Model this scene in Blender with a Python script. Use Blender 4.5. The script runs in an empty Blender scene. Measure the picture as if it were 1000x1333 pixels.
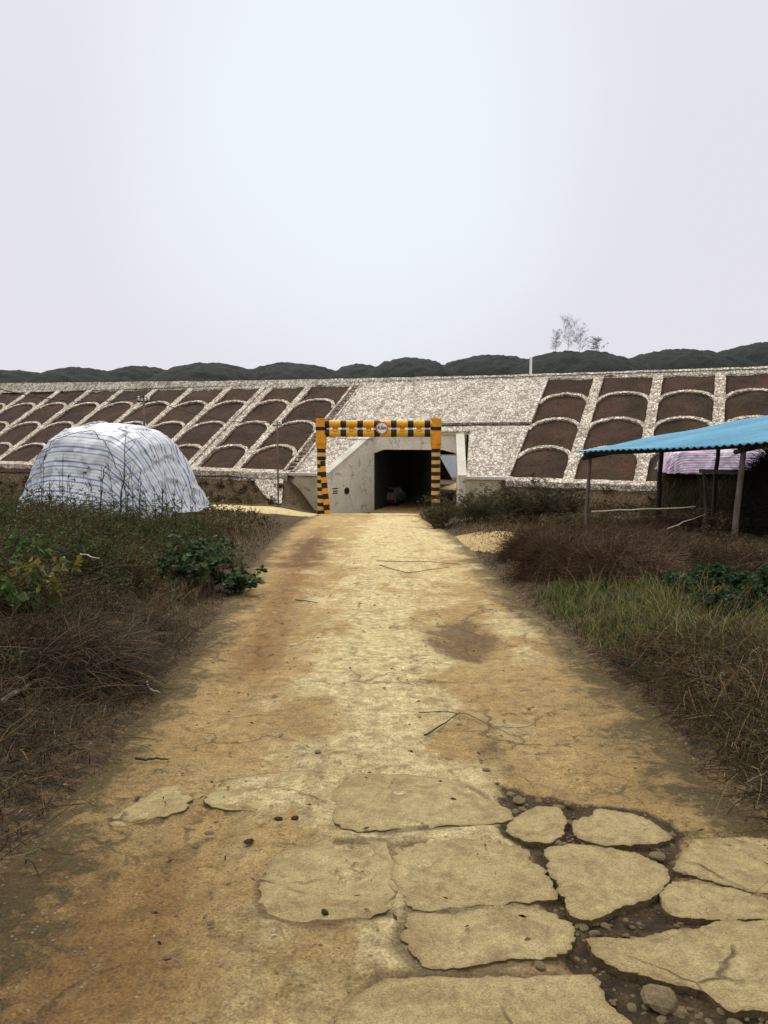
import bpy, bmesh, math, random
import numpy as np
from mathutils import Vector
R = math.radians
random.seed(7)
rng = np.random.default_rng(11)
scene = bpy.context.scene
COL = scene.collection

# ------------------------------------------------------------------ camera
F, HOR, CX, CY, EYE = 1000.0, 570.0, 500.0, 666.5, 1.6
PITCH = math.atan((CY - HOR) / F)
cam_d = bpy.data.cameras.new('camera')
cam_d.sensor_fit = 'HORIZONTAL'; cam_d.sensor_width = 36; cam_d.lens = 36 * F / 1000
cam_d.clip_start = 0.05; cam_d.clip_end = 3000
cam = bpy.data.objects.new('camera', cam_d); COL.objects.link(cam)
cam.location = (0, 0, EYE); cam.rotation_euler = (R(90) - PITCH, 0, 0)
scene.camera = cam

# ------------------------------------------------------------------ sky and sun (thin overcast, sun behind cloud ahead)
SUN_EL, SUN_AZ = R(50), R(-18)           # azimuth measured from +Y towards +X
world = bpy.data.worlds.new('World'); scene.world = world; world.use_nodes = True
nt = world.node_tree; N = nt.nodes; L = nt.links; N.clear()
out = N.new('ShaderNodeOutputWorld'); bg = N.new('ShaderNodeBackground'); L.new(bg.outputs[0], out.inputs[0])
sky = N.new('ShaderNodeTexSky'); sky.sky_type = 'NISHITA'; sky.sun_disc = False
sky.sun_elevation = SUN_EL; sky.sun_rotation = SUN_AZ
tc = N.new('ShaderNodeTexCoord'); sep = N.new('ShaderNodeSeparateXYZ'); L.new(tc.outputs['Generated'], sep.inputs[0])
ramp = N.new('ShaderNodeValToRGB'); L.new(sep.outputs['Z'], ramp.inputs[0])
el = ramp.color_ramp.elements
el[0].position = 0.0; el[0].color = (0.78, 0.775, 0.83, 1)
el[1].position = 1.0; el[1].color = (2.1, 2.06, 2.06, 1)
for p, c in ((0.12, (0.775, 0.765, 0.83, 1)), (0.36, (0.78, 0.775, 0.845, 1)), (0.56, (0.82, 0.81, 0.87, 1)), (0.72, (1.7, 1.68, 1.7, 1))):
    e = el.new(p); e.color = c
# bright veil where the sun stands behind the cloud
nd = N.new('ShaderNodeVectorMath'); nd.operation = 'NORMALIZE'; L.new(tc.outputs['Generated'], nd.inputs[0])
dt = N.new('ShaderNodeVectorMath'); dt.operation = 'DOT_PRODUCT'; L.new(nd.outputs[0], dt.inputs[0])
ga, ge = R(-1.2), R(20.5)
dt.inputs[1].default_value = (math.sin(ga) * math.cos(ge), math.cos(ga) * math.cos(ge), math.sin(ge))
cn = N.new('ShaderNodeTexNoise'); cn.inputs['Scale'].default_value = 3.0; cn.inputs['Detail'].default_value = 3
L.new(tc.outputs['Generated'], cn.inputs['Vector'])
cma = N.new('ShaderNodeMath'); cma.operation = 'MULTIPLY_ADD'; cma.inputs[1].default_value = 0.03; L.new(cn.outputs[0], cma.inputs[0]); L.new(dt.outputs['Value'], cma.inputs[2])
gm = N.new('ShaderNodeMapRange'); gm.interpolation_type = 'SMOOTHSTEP'
L.new(cma.outputs[0], gm.inputs[0]); gm.inputs[1].default_value = 0.955; gm.inputs[2].default_value = 1.018
gmix = N.new('ShaderNodeMix'); gmix.data_type = 'RGBA'; L.new(gm.outputs[0], gmix.inputs[0])
L.new(ramp.outputs[0], gmix.inputs[6]); gmix.inputs[7].default_value = (0.87, 0.93, 0.995, 1)
hsv = N.new('ShaderNodeHueSaturation'); hsv.inputs['Saturation'].default_value = 0.25; hsv.inputs['Value'].default_value = 0.1
L.new(sky.outputs[0], hsv.inputs['Color'])
mx = N.new('ShaderNodeMix'); mx.data_type = 'RGBA'; mx.inputs[0].default_value = 0.94
L.new(hsv.outputs[0], mx.inputs[6]); L.new(gmix.outputs[2], mx.inputs[7]); L.new(mx.outputs[2], bg.inputs[0])
bg.inputs[1].default_value = 1.0
sun_d = bpy.data.lights.new('sun', 'SUN'); sun_d.energy = 2.3; sun_d.angle = R(14); sun_d.color = (1.0, 0.95, 0.85)
sun = bpy.data.objects.new('sun', sun_d); COL.objects.link(sun)
sd = Vector((math.sin(SUN_AZ) * math.cos(SUN_EL), math.cos(SUN_AZ) * math.cos(SUN_EL), math.sin(SUN_EL)))
sun.rotation_euler = (-sd).to_track_quat('-Z', 'Y').to_euler(); sun.location = sd * 80
vs = scene.view_settings; vs.view_transform = 'Standard'; vs.look = 'None'; vs.gamma = 1; vs.exposure = 0.0
scene.cycles.max_bounces = 6; scene.cycles.diffuse_bounces = 3; scene.cycles.transparent_max_bounces = 4
scene.cycles.use_denoising = True

# ------------------------------------------------------------------ small maths
def smooth(a, b, x):
    t = np.clip((np.asarray(x, float) - a) / (b - a), 0, 1); return t * t * (3 - 2 * t)
def _hash(ix, iy, seed):
    h = (ix.astype(np.int64) * 374761393 + iy.astype(np.int64) * 668265263 + seed * 1442695041) & 0xFFFFFFFF
    h = ((h ^ (h >> 13)) * 1274126177) & 0xFFFFFFFF
    return ((h ^ (h >> 16)) & 0xFFFF) / 65535.0
def vnoise(x, y, seed=0):
    x = np.asarray(x, float); y = np.asarray(y, float)
    ix = np.floor(x); iy = np.floor(y); fx = x - ix; fy = y - iy
    fx = fx * fx * (3 - 2 * fx); fy = fy * fy * (3 - 2 * fy)
    a = _hash(ix, iy, seed); b = _hash(ix + 1, iy, seed); c = _hash(ix, iy + 1, seed); d = _hash(ix + 1, iy + 1, seed)
    return (a * (1 - fx) + b * fx) * (1 - fy) + (c * (1 - fx) + d * fx) * fy
def fbm(x, y, seed=0, oct=4):
    s = 0; amp = 0.5
    for k in range(oct):
        s = s + amp * vnoise(np.asarray(x) * 2 ** k, np.asarray(y) * 2 ** k, seed + k); amp *= 0.5
    return s / (1 - 0.5 ** oct)
CP, SP = math.cos(PITCH), math.sin(PITCH)
def ray(x, y):
    dx = (x - CX) / F; dy = -(y - CY) / F
    return np.array([dx, CP + dy * SP, -SP + dy * CP])
def at(x, y, Y):                      # the point of a pixel's sight line at distance Y ahead
    r = ray(x, y); return np.array([0, 0, EYE]) + r * (Y / r[1])
GRADE = -0.0617
def onroad(x, y):                     # a pixel of the road put onto the road's plane
    r = ray(x, y); t = -EYE / (r[2] - GRADE * r[1]); return np.array([0, 0, EYE]) + r * t

# ------------------------------------------------------------------ materials
def new_mat(name):
    m = bpy.data.materials.new(name); m.use_nodes = True
    n = m.node_tree.nodes; b = n['Principled BSDF']; b.inputs['Specular IOR Level'].default_value = 0.2
    return m, m.node_tree, b
def c4(c): return (c[0], c[1], c[2], 1)
def nmix(t, fac, a, b, blend='MIX'):
    m = t.nodes.new('ShaderNodeMix'); m.data_type = 'RGBA'; m.blend_type = blend
    for i, v in ((0, fac), (6, a), (7, b)):
        if isinstance(v, bpy.types.NodeSocket): t.links.new(v, m.inputs[i])
        elif i == 0: m.inputs[0].default_value = v
        else: m.inputs[i].default_value = c4(v)
    return m.outputs[2]
def nnoise(t, scale, detail=6, rough=0.6, vec=None, dist=0.0):
    n = t.nodes.new('ShaderNodeTexNoise'); n.inputs['Scale'].default_value = scale; n.inputs['Detail'].default_value = detail
    n.inputs['Roughness'].default_value = rough; n.inputs['Distortion'].default_value = dist
    if vec is not None: t.links.new(vec, n.inputs['Vector'])
    return n.outputs[0]
def ncon(t, fac, lo, hi, a=.34, b=.66): return nmix(t, nramp(t, fac, a, b), (lo,) * 3, (hi,) * 3)
def nramp(t, fac, lo, hi, a=0.0, b=1.0):
    n = t.nodes.new('ShaderNodeMapRange'); t.links.new(fac, n.inputs[0])
    n.inputs[1].default_value = lo; n.inputs[2].default_value = hi; n.inputs[3].default_value = a; n.inputs[4].default_value = b
    return n.outputs[0]
def nmath(t, op, a, b=None):
    n = t.nodes.new('ShaderNodeMath'); n.operation = op
    for i, v in ((0, a), (1, b)):
        if v is None: continue
        if isinstance(v, bpy.types.NodeSocket): t.links.new(v, n.inputs[i])
        else: n.inputs[i].default_value = v
    return n.outputs[0]
def nattr(t, name, out='Fac'):
    n = t.nodes.new('ShaderNodeAttribute'); n.attribute_name = name; return n.outputs[out]
def ncoord(t, which='Object', scale=None):
    n = t.nodes.new('ShaderNodeTexCoord'); o = n.outputs[which]
    if scale:
        m = t.nodes.new('ShaderNodeMapping'); m.inputs['Scale'].default_value = scale; t.links.new(o, m.inputs[0]); o = m.outputs[0]
    return o
def nbump(t, b, height, dist=0.02, strength=1.0):
    n = t.nodes.new('ShaderNodeBump'); n.inputs['Distance'].default_value = dist; n.inputs['Strength'].default_value = strength
    t.links.new(height, n.inputs['Height']); t.links.new(n.outputs[0], b.inputs['Normal'])
def rough_mat(name, c1, c2, scale=3.0, rough=0.85, bump=0.01, fine=40.0, c3=None, coord='Object', stretch=None):
    m, t, b = new_mat(name); v = ncoord(t, coord, stretch)
    n1 = nnoise(t, scale, 6, 0.6, v); n2 = nnoise(t, fine, 4, 0.7, v)
    col = nmix(t, nramp(t, n1, 0.35, 0.65), c1, c2)
    if c3: col = nmix(t, nramp(t, nnoise(t, scale * 2.7, 5, 0.6, v, 0.5), 0.55, 0.7), col, c3)
    col = nmix(t, 1.0, col, ncon(t, n2, .62, 1.35), 'MULTIPLY')
    t.links.new(col, b.inputs['Base Color']); b.inputs['Roughness'].default_value = rough
    if bump: nbump(t, b, nmath(t, 'ADD', n1, nmath(t, 'MULTIPLY', n2, 0.5)), bump)
    return m
def plain(name, c, rough=0.5, metal=0.0, dirt=0.25, scale=6):
    m, t, b = new_mat(name); v = ncoord(t)
    n = nnoise(t, scale, 6, 0.65, v)
    col = nmix(t, nramp(t, n, 0.45, 0.75, 0, dirt), c, (c[0] * 0.45 + 0.02, c[1] * 0.42 + 0.018, c[2] * 0.4 + 0.012))
    t.links.new(col, b.inputs['Base Color']); b.inputs['Roughness'].default_value = rough; b.inputs['Metallic'].default_value = metal
    return m
def masonry(name, light, dark, mortar, scale, bump=0.03, tint=(0.36, 0.30, 0.26)):
    m, t, b = new_mat(name); v = ncoord(t)
    d = t.nodes.new('ShaderNodeVectorMath'); d.operation = 'ADD'
    nz = t.nodes.new('ShaderNodeTexNoise'); nz.inputs['Scale'].default_value = 2.5; t.links.new(v, nz.inputs['Vector'])
    sc_ = t.nodes.new('ShaderNodeVectorMath'); sc_.operation = 'SCALE'; sc_.inputs['Scale'].default_value = 0.25; t.links.new(nz.outputs['Color'], sc_.inputs[0])
    t.links.new(v, d.inputs[0]); t.links.new(sc_.outputs[0], d.inputs[1])
    vo = t.nodes.new('ShaderNodeTexVoronoi'); vo.feature = 'DISTANCE_TO_EDGE'; vo.inputs['Scale'].default_value = scale; t.links.new(d.outputs[0], vo.inputs['Vector'])
    vc = t.nodes.new('ShaderNodeTexVoronoi'); vc.inputs['Scale'].default_value = scale; t.links.new(d.outputs[0], vc.inputs['Vector'])
    s2 = t.nodes.new('ShaderNodeSeparateColor'); t.links.new(vc.outputs['Color'], s2.inputs[0])
    col = nmix(t, s2.outputs[0], light, dark)
    col = nmix(t, nramp(t, s2.outputs[1], 0.72, 0.8), col, tint)
    edge = nramp(t, vo.outputs['Distance'], 0.02, 0.09)
    col = nmix(t, edge, mortar, col)
    big = nnoise(t, 0.7, 6, 0.68, v, .6); fine = nnoise(t, 14, 4, 0.7, v)
    col = nmix(t, 1.0, col, nmix(t, nramp(t, big, 0.3, 0.7), (0.66, 0.64, 0.58), (1.16, 1.16, 1.16)), 'MULTIPLY')
    col = nmix(t, 1.0, col, ncon(t, fine, .68, 1.3), 'MULTIPLY')
    t.links.new(col, b.inputs['Base Color']); b.inputs['Roughness'].default_value = 0.9
    nbump(t, b, nmath(t, 'ADD', nramp(t, vo.outputs['Distance'], 0.0, 0.15), nmath(t, 'MULTIPLY', fine, 0.35)), bump)
    return m
def leaf_mat(name, trans=0.35, rough=0.6, gain=1.0):
    m, t, b = new_mat(name)
    c = nattr(t, 'Col', 'Color')
    if gain != 1.0: c = nmix(t, 1.0, c, (gain, gain, gain), 'MULTIPLY')
    t.links.new(c, b.inputs['Base Color']); b.inputs['Roughness'].default_value = rough
    if trans:
        tr = t.nodes.new('ShaderNodeBsdfTranslucent'); t.links.new(c, tr.inputs[0])
        ms = t.nodes.new('ShaderNodeMixShader'); ms.inputs[0].default_value = trans
        o = t.nodes['Material Output']; t.links.new(b.outputs[0], ms.inputs[1]); t.links.new(tr.outputs[0], ms.inputs[2]); t.links.new(ms.outputs[0], o.inputs[0])
    return m
M_LEAF = leaf_mat('foliage', .32, .6, .98); M_DRY = leaf_mat('dry stalks', 0.12, 0.8, .78)
M_STONE = masonry('pale rubble masonry', (0.76, 0.70, 0.60), (0.54, 0.48, 0.40), (0.20, 0.17, 0.13), 5.2)
M_RIB = masonry('rib masonry', (0.76, 0.69, 0.57), (0.56, 0.49, 0.39), (0.20, 0.16, 0.12), 5.2, 0.04)
M_BAND = masonry('crest masonry', (0.74, 0.70, 0.58), (0.56, 0.52, 0.42), (0.22, 0.2, 0.14), 4.6, 0.04)
M_SOIL = rough_mat('embankment soil', (0.058, 0.027, 0.014), (0.022, 0.014, 0.007), 0.45, 0.95, 0.10, 7.0, (0.034, 0.033, 0.011))
M_CONC = rough_mat('weathered concrete', (0.66, 0.62, 0.52), (0.53, 0.50, 0.41), 0.7, 0.85, 0.006, 22.0, (0.27, 0.26, 0.22))
M_CONC2 = rough_mat('yellowed concrete', (0.46, 0.41, 0.27), (0.33, 0.29, 0.19), 0.8, 0.85, 0.008, 22.0, (0.17, 0.16, 0.10))
M_COPE = rough_mat('pale coping concrete', (0.56, 0.53, 0.45), (0.45, 0.42, 0.34), 1.2, 0.85, 0.006, 25.0)
M_INNER = rough_mat('shade dark tunnel concrete', (0.050, 0.050, 0.048), (0.035, 0.034, 0.033), 0.6, 0.9, 0.006, 12.0)  # the tunnel's gloom is put into this colour, darker than plain concrete
M_YEL = plain('yellow paint', (0.72, 0.40, 0.035), 0.5, 0, 0.6, 4)
M_ORG = plain('orange yellow paint', (0.72, 0.31, 0.02), 0.5, 0, 0.6, 4)
M_PALEYEL = plain('faded yellow paint', (0.58, 0.38, 0.10), 0.5, 0, 0.5, 3)
M_BLK = plain('black paint', (0.026, 0.017, 0.013), 0.55, 0, 0.3, 4)
M_WHITE = plain('white paint', (0.78, 0.76, 0.74), 0.5, 0, 0.15, 4)
M_RED = plain('red paint', (0.50, 0.04, 0.03), 0.5, 0, 0.2, 4)
M_TIMBER = rough_mat('grey timber', (0.16, 0.13, 0.105), (0.09, 0.07, 0.055), 3, 0.85, 0.008, 30, None, 'Object', (4, 4, 0.6))
M_DARKT = rough_mat('dark timber', (0.055, 0.042, 0.034), (0.03, 0.024, 0.02), 3, 0.85, 0.008, 30, None, 'Object', (4, 4, 0.6))
M_BAMBOO = rough_mat('weathered pole', (0.26, 0.21, 0.13), (0.17, 0.14, 0.085), 2, 0.7, 0.004, 20)
M_CABLE = plain('cable', (0.02, 0.02, 0.02), 0.6)
M_ROOF = None

# ------------------------------------------------------------------ mesh helpers
class MB:
    def __init__(s): s.v = []; s.f = []; s.m = []; s.c = []; s.n = 0; s.mi = 0
    def add(s, v, f, col=None):
        v = np.asarray(v, float).reshape(-1, 3); k = s.n
        s.v.append(v); s.n += len(v)
        if isinstance(f, np.ndarray): s.f.append((f + k).astype(np.int64)); s.m += [s.mi] * len(f)
        else:
            for q in f: s.f.append(np.array([list(q)], np.int64) + k); s.m.append(s.mi)
        if col is not None:
            col = np.asarray(col, float)
            if col.ndim == 1: col = np.tile(col, (len(v), 1))
            s.c.append(col)
        elif s.c is not None: s.c.append(np.full((len(v), 3), 0.5))
        return k
    def hexa(s, p):                    # eight corners, bottom ring then top ring
        s.add(p, [(0, 3, 2, 1), (4, 5, 6, 7), (0, 1, 5, 4), (1, 2, 6, 5), (2, 3, 7, 6), (3, 0, 4, 7)])
    def box(s, c, d, rz=0.0):
        c = np.array(c, float); x, y, z = d[0] / 2, d[1] / 2, d[2] / 2
        p = np.array([[-x, -y, -z], [x, -y, -z], [x, y, -z], [-x, y, -z], [-x, -y, z], [x, -y, z], [x, y, z], [-x, y, z]])
        if rz: p = p @ np.array([[math.cos(rz), math.sin(rz), 0], [-math.sin(rz), math.cos(rz), 0], [0, 0, 1]])
        s.hexa(p + c)
    def tube(s, pts, rad, n=10, col=None, cap=True):
        pts = np.asarray(pts, float); k = len(pts); rad = np.broadcast_to(np.asarray(rad, float), (k,))
        tg = np.gradient(pts, axis=0); tg /= np.linalg.norm(tg, axis=1)[:, None] + 1e-9
        ref = np.array([0, 0, 1.0]) if abs(tg[0, 2]) < 0.9 else np.array([1.0, 0, 0])
        A = np.cross(tg, ref); A /= np.linalg.norm(A, axis=1)[:, None] + 1e-9; B = np.cross(tg, A)
        an = np.linspace(0, 2 * np.pi, n, endpoint=False)
        v = pts[:, None] + rad[:, None, None] * (np.cos(an)[None, :, None] * A[:, None] + np.sin(an)[None, :, None] * B[:, None])
        f = [(i * n + j, i * n + (j + 1) % n, (i + 1) * n + (j + 1) % n, (i + 1) * n + j) for i in range(k - 1) for j in range(n)]
        if cap: f += [tuple(range(n - 1, -1, -1)), tuple((k - 1) * n + j for j in range(n))]
        s.add(v.reshape(-1, 3), f, col)
    def grid(s, P, flip=False):        # P: (rows, cols, 3)
        r, c = P.shape[:2]; i = np.arange(r * c).reshape(r, c)
        q = np.stack([i[:-1, :-1], i[:-1, 1:], i[1:, 1:], i[1:, :-1]], -1).reshape(-1, 4)
        s.add(P.reshape(-1, 3), q[:, ::-1] if flip else q)
    def build(s, name, mats, parent=None, smooth_=False, cols=False, attrs=None):
        me = bpy.data.meshes.new(name)
        V = np.concatenate(s.v)
        flat = np.concatenate([a.ravel() for a in s.f]); cnt = np.concatenate([np.full(len(a), a.shape[1]) for a in s.f])
        me.vertices.add(len(V)); me.vertices.foreach_set('co', V.ravel())
        me.loops.add(len(flat)); me.loops.foreach_set('vertex_index', flat.astype(np.int32))
        me.polygons.add(len(cnt)); me.polygons.foreach_set('loop_start', (np.cumsum(cnt) - cnt).astype(np.int32))
        mats = mats if isinstance(mats, (list, tuple)) else [mats]
        for m in mats: me.materials.append(m)
        if len(mats) > 1: me.polygons.foreach_set('material_index', np.array(s.m, np.int32))
        me.polygons.foreach_set('use_smooth', np.full(len(cnt), smooth_, bool))
        if cols:
            a = me.attributes.new('Col', 'FLOAT_COLOR', 'POINT')
            a.data.foreach_set('color', np.concatenate([np.concatenate(s.c), np.ones((len(V), 1))], 1).astype(np.float32).ravel())
        for k, val in (attrs or {}).items():
            a = me.attributes.new(k, 'FLOAT', 'POINT'); a.data.foreach_set('value', np.asarray(val, np.float32).ravel())
        me.update(calc_edges=True); me.validate()
        o = bpy.data.objects.new(name, me); COL.objects.link(o)
        if parent:
            o.parent = parent; p = parent; off = Vector((0, 0, 0))
            while p: off += p.location; p = p.parent
            o.location = -off
        return o
def tag(o, label=None, cat=None, group=None, kind=None):
    for k, v in (('label', label), ('category', cat), ('group', group), ('kind', kind)):
        if v: o[k] = v
    return o
def empty(name, loc, label, cat, group=None):
    o = bpy.data.objects.new(name, None); COL.objects.link(o); o.location = loc; o.empty_display_size = 0.2
    return tag(o, label, cat, group)
def unit(v): v = np.asarray(v, float); return v / np.linalg.norm(v)

# ------------------------------------------------------------------ embankment frame, road line, terrain
AZ = R(23.6)
U = np.array([math.sin(AZ), math.cos(AZ), 0]); A = np.array([math.cos(AZ), -math.sin(AZ), 0]); SL = 0.6
P0 = np.array([4.729, 45.0, -1.0]); NRM = unit(np.array([-U[0] * SL, -U[1] * SL, 1.0]))
def Es(s, t, off=0.0):
    s = np.asarray(s, float); t = np.asarray(t, float)
    return P0 + s[..., None] * A + t[..., None] * U + (t * SL)[..., None] * np.array([0, 0, 1.0]) + np.asarray(off, float)[..., None] * NRM
def Eh(s, t, z):                      # a plan position with its own height
    p = P0 + A * s + U * t; p[2] = z; return p
EL = np.array([onroad(*p)[:2] for p in ((-160, 1333), (-60, 1200), (0, 1140), (60, 1060), (130, 1000), (200, 900), (250, 840), (300, 775), (340, 720), (368, 692), (388, 680), (398, 674))])
ER = np.array([onroad(*p)[:2] for p in ((1290, 1333), (1110, 1200), (1000, 1085), (950, 1030), (860, 930), (780, 860), (700, 800), (655, 757), (628, 733), (614, 714), (598, 700), (570, 684), (556, 676))])
def xl(y): return np.interp(y, np.r_[-30, EL[:, 1], 70], np.r_[EL[0, 0] - .2, EL[:, 0], -3.4])
def xr(y): return np.interp(y, np.r_[-30, ER[:, 1], 70], np.r_[ER[0, 0] + .2, ER[:, 0], 3.0])
def zroad(y): y = np.asarray(y, float); return GRADE * np.clip(y, -30, 44.2) - np.clip(y - 44.2, 0, 5.3) * .118
TW = np.array([math.sin(R(15)), math.cos(R(15)), 0])       # underpass axis
def terrain(x, y, fine=True):
    x = np.asarray(x, float); y = np.asarray(y, float)
    dl = xl(y) - x; dr = x - xr(y)
    z = zroad(y) + 0.0
    z = z + 0.34 * smooth(0.0, 1.6, dl) * (1 - smooth(29, 38, y)) + 0.25 * smooth(1.5, 7, dl) + 0.22 * smooth(0.0, 1.2, dr) + 0.12 * smooth(1.5, 7, dr)
    if fine: z = z + (fbm(x * 0.9, y * 0.9, 5) - 0.5) * 0.22 * smooth(0.2, 2.0, np.maximum(dl, dr)) 
    lv = smooth(.2, 2.6, dl) * (y > 34); z = z * (1 - lv) + np.maximum(z, -2.46 + .05 * smooth(3, 9, dl)) * lv
    t = (x - P0[0]) * U[0] + (y - P0[1]) * U[1]; s = (x - P0[0]) * A[0] + (y - P0[1]) * A[1]
    out = np.maximum(smooth(-9.6, -12.4, s), smooth(0.2, 2.8, s))
    toe = -1.15 - 0.52 * np.maximum(0, -t - 0.2) + (fbm(x * .5, y * .5, 9) - .5) * 0.3
    bank = np.maximum(z, np.where(t < 2, toe, -3.0))
    z = z * (1 - out) + bank * out
    z = np.where(t > 2.0, -3.42, z)
    z = z - np.where((t <= 2.0), 0.08 * smooth(0.15, -0.25, np.maximum(dl, dr)), 0)      # the road sheet lies in this bed
    far = smooth(75, 160, y)
    return z + far * (1.5 + (fbm(x * .02, y * .02, 3) - .5) * 2)
def tz(x, y): return float(terrain(np.array([x]), np.array([y]))[0])
PATHL = np.array([(-2.6, 40.5), (-5.0, 42.4), (-7.6, 44.0), (-11.0, 45.2), (-17.0, 44.6)])
def seg_d(x, y, P):
    d = np.full(np.shape(x), 1e9)
    for a, b in zip(P[:-1], P[1:]):
        e = b - a; h = np.clip(((x - a[0]) * e[0] + (y - a[1]) * e[1]) / (e @ e), 0, 1); d = np.minimum(d, np.hypot(x - a[0] - h * e[0], y - a[1] - h * e[1]))
    return d
def clear(x, y):                      # open ground on and in front of the side tracks
    t_ = smooth(1.9, 2.8, seg_d(x, y, PATHL)); return t_ * (1 - smooth(27, 34, y) * (y < 47) * (x < 0) * (x > -14) * .93)
def ongound(px, py):                  # a pixel put onto the terrain
    r = ray(px, py); p = None
    for k in np.linspace(1.5, 120, 3000):
        q = np.array([0, 0, EYE]) + r * k
        if q[2] <= tz(q[0], q[1]): p = q; break
    return p if p is not None else np.array([0, 0, EYE]) + r * 60

# ground ------------------------------------------------------------
gm_, gt, gb = new_mat('verge soil')
gv = ncoord(gt)
g1 = nnoise(gt, 0.8, 6, 0.6, gv); g2 = nnoise(gt, 9, 6, 0.7, gv); g3 = nnoise(gt, 60, 3, 0.7, gv)
gc = nmix(gt, nramp(gt, g1, 0.35, 0.65), (0.045, 0.031, 0.014), (0.085, 0.056, 0.024))
gc = nmix(gt, nramp(gt, g2, 0.5, 0.72), gc, (0.11, 0.07, 0.034))
gd = nattr(gt, 'dirt')
gdf = nramp(gt, nmath(gt, 'ADD', gd, nmath(gt, 'MULTIPLY', nmath(gt, 'SUBTRACT', g2, 0.5), 0.9)), 0.35, 0.75)
gc = nmix(gt, gdf, gc, nmix(gt, nramp(gt, g1, .3, .7), (0.105, 0.066, 0.032), (0.16, 0.105, 0.052)))
gc = nmix(gt, 1.0, gc, ncon(gt, g3, .5, 1.45), 'MULTIPLY')
gc = nmix(gt, 1.0, gc, ncon(gt, g2, .45, 1.6), 'MULTIPLY'); gt.links.new(gc, gb.inputs['Base Color']); gb.inputs['Roughness'].default_value = 0.95
nbump(gt, gb, nmath(gt, 'ADD', g2, nmath(gt, 'MULTIPLY', g3, 0.6)), 0.06)
gx = np.unique(np.round(np.concatenate([np.linspace(-900, -120, 18), np.linspace(-120, -40, 24), np.arange(-40, -9, 0.5), np.arange(-9, 9, 0.16), np.arange(9, 40, 0.5), np.linspace(40, 120, 24), np.linspace(120, 900, 18)]), 3))
gy = np.unique(np.round(np.concatenate([np.linspace(-300, -20, 12), np.arange(-20, 0, 0.8), np.arange(0, 22, 0.16), np.arange(22, 70, 0.4), np.linspace(70, 200, 40), np.linspace(200, 1500, 25)]), 3))
X, Y = np.meshgrid(gx, gy)
Z = terrain(X, Y); mb = MB(); mb.grid(np.stack([X, Y, Z], -1))
dd = np.maximum(xl(Y) - X, X - xr(Y))
tag(mb.build('ground', gm_, None, True, attrs={'dirt': np.where(Y < 50, smooth(0.35, -0.3, dd), 0)}), kind='structure')

# ------------------------------------------------------------------ road sheet and its masks
def poly_sd(x, y, P):                 # signed distance to a polygon, negative inside
    P = np.asarray(P)[:, :2]; d = np.full(np.shape(x), 1e9); ins = np.zeros(np.shape(x), bool)
    for i in range(len(P)):
        a, b = P[i], P[(i + 1) % len(P)]; e = b - a
        h = np.clip(((x - a[0]) * e[0] + (y - a[1]) * e[1]) / (e @ e + 1e-12), 0, 1)
        d = np.minimum(d, np.hypot(x - a[0] - h * e[0], y - a[1] - h * e[1]))
        c = ((a[1] > y) != (b[1] > y)) & (x < (b[0] - a[0]) * (y - a[1]) / (b[1] - a[1] + 1e-12) + a[0]); ins ^= c
    return np.where(ins, -d, d)
def rp(pts): return np.array([onroad(*p) for p in pts])
SLABS = [  # outline on the photo's road, rise above the dirt, wear
 ([(436, 1074), (442, 1020), (466, 1008), (562, 1011), (610, 1023), (652, 1050), (661, 1071), (508, 1080)], .002, 'wide pale slab nearest the middle of the road, with a dark clod on it'),
 ([(520, 1101), (610, 1093), (682, 1108), (712, 1140), (724, 1172), (640, 1178), (538, 1185), (514, 1140)], .002, 'broad slab left of the muddy crack, second row from the far end'),
 ([(344, 1190), (352, 1125), (400, 1101), (496, 1095), (512, 1116), (518, 1158), (500, 1190), (400, 1200)], -.001, 'half buried dusty slab left of the broad middle one'),
 ([(535, 1200), (560, 1190), (676, 1183), (736, 1200), (748, 1224), (742, 1244), (652, 1252), (560, 1264), (520, 1230)], .004, 'slab whose blunt right end juts into the muddy channel'),
 ([(440, 1345), (502, 1278), (640, 1272), (760, 1275), (788, 1308), (826, 1350), (640, 1370)], .003, 'slab at the very bottom edge left of the dark channel'),
 ([(676, 1065), (700, 1053), (730, 1059), (727, 1083), (694, 1093), (667, 1083)], .0, 'small five sided slab fragment at the head of the crack'),
 ([(754, 1083), (760, 1066), (784, 1057), (832, 1065), (868, 1086), (832, 1097), (772, 1095)], .0, 'flat oval slab fragment beyond the square one'),
 ([(715, 1110), (784, 1104), (826, 1113), (859, 1134), (850, 1164), (784, 1189), (748, 1186), (736, 1158)], .003, 'rounded square slab ringed all round by dark mud'),
 ([(898, 1104), (922, 1093), (1000, 1093), (1060, 1110), (1060, 1160), (1000, 1160), (940, 1146), (889, 1131)], .003, 'dusty slab at the right edge of the road'),
 ([(865, 1170), (886, 1149), (940, 1155), (1005, 1172), (1060, 1178), (1050, 1195), (934, 1193), (880, 1191)], .0, 'thin wedge slab between the two right edge slabs'),
 ([(772, 1227), (832, 1221), (940, 1206), (1005, 1203), (1080, 1205), (1090, 1310), (1010, 1306), (952, 1307), (916, 1289), (844, 1271), (802, 1262)], .005, 'largest tilted slab at lower right over the muddy channel'),
 ([(145, 1065), (190, 1038), (230, 1020), (247, 1035), (245, 1055), (200, 1067), (165, 1073)], -.002, 'worn slab patch near the left verge'),
 ([(270, 1035), (290, 1014), (350, 1005), (410, 1002), (430, 1020), (415, 1040), (370, 1052), (280, 1052)], -.001, 'long worn slab left of the pale middle slab'),
]
SLABW = [rp(p) for p, _, _ in SLABS]
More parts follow.
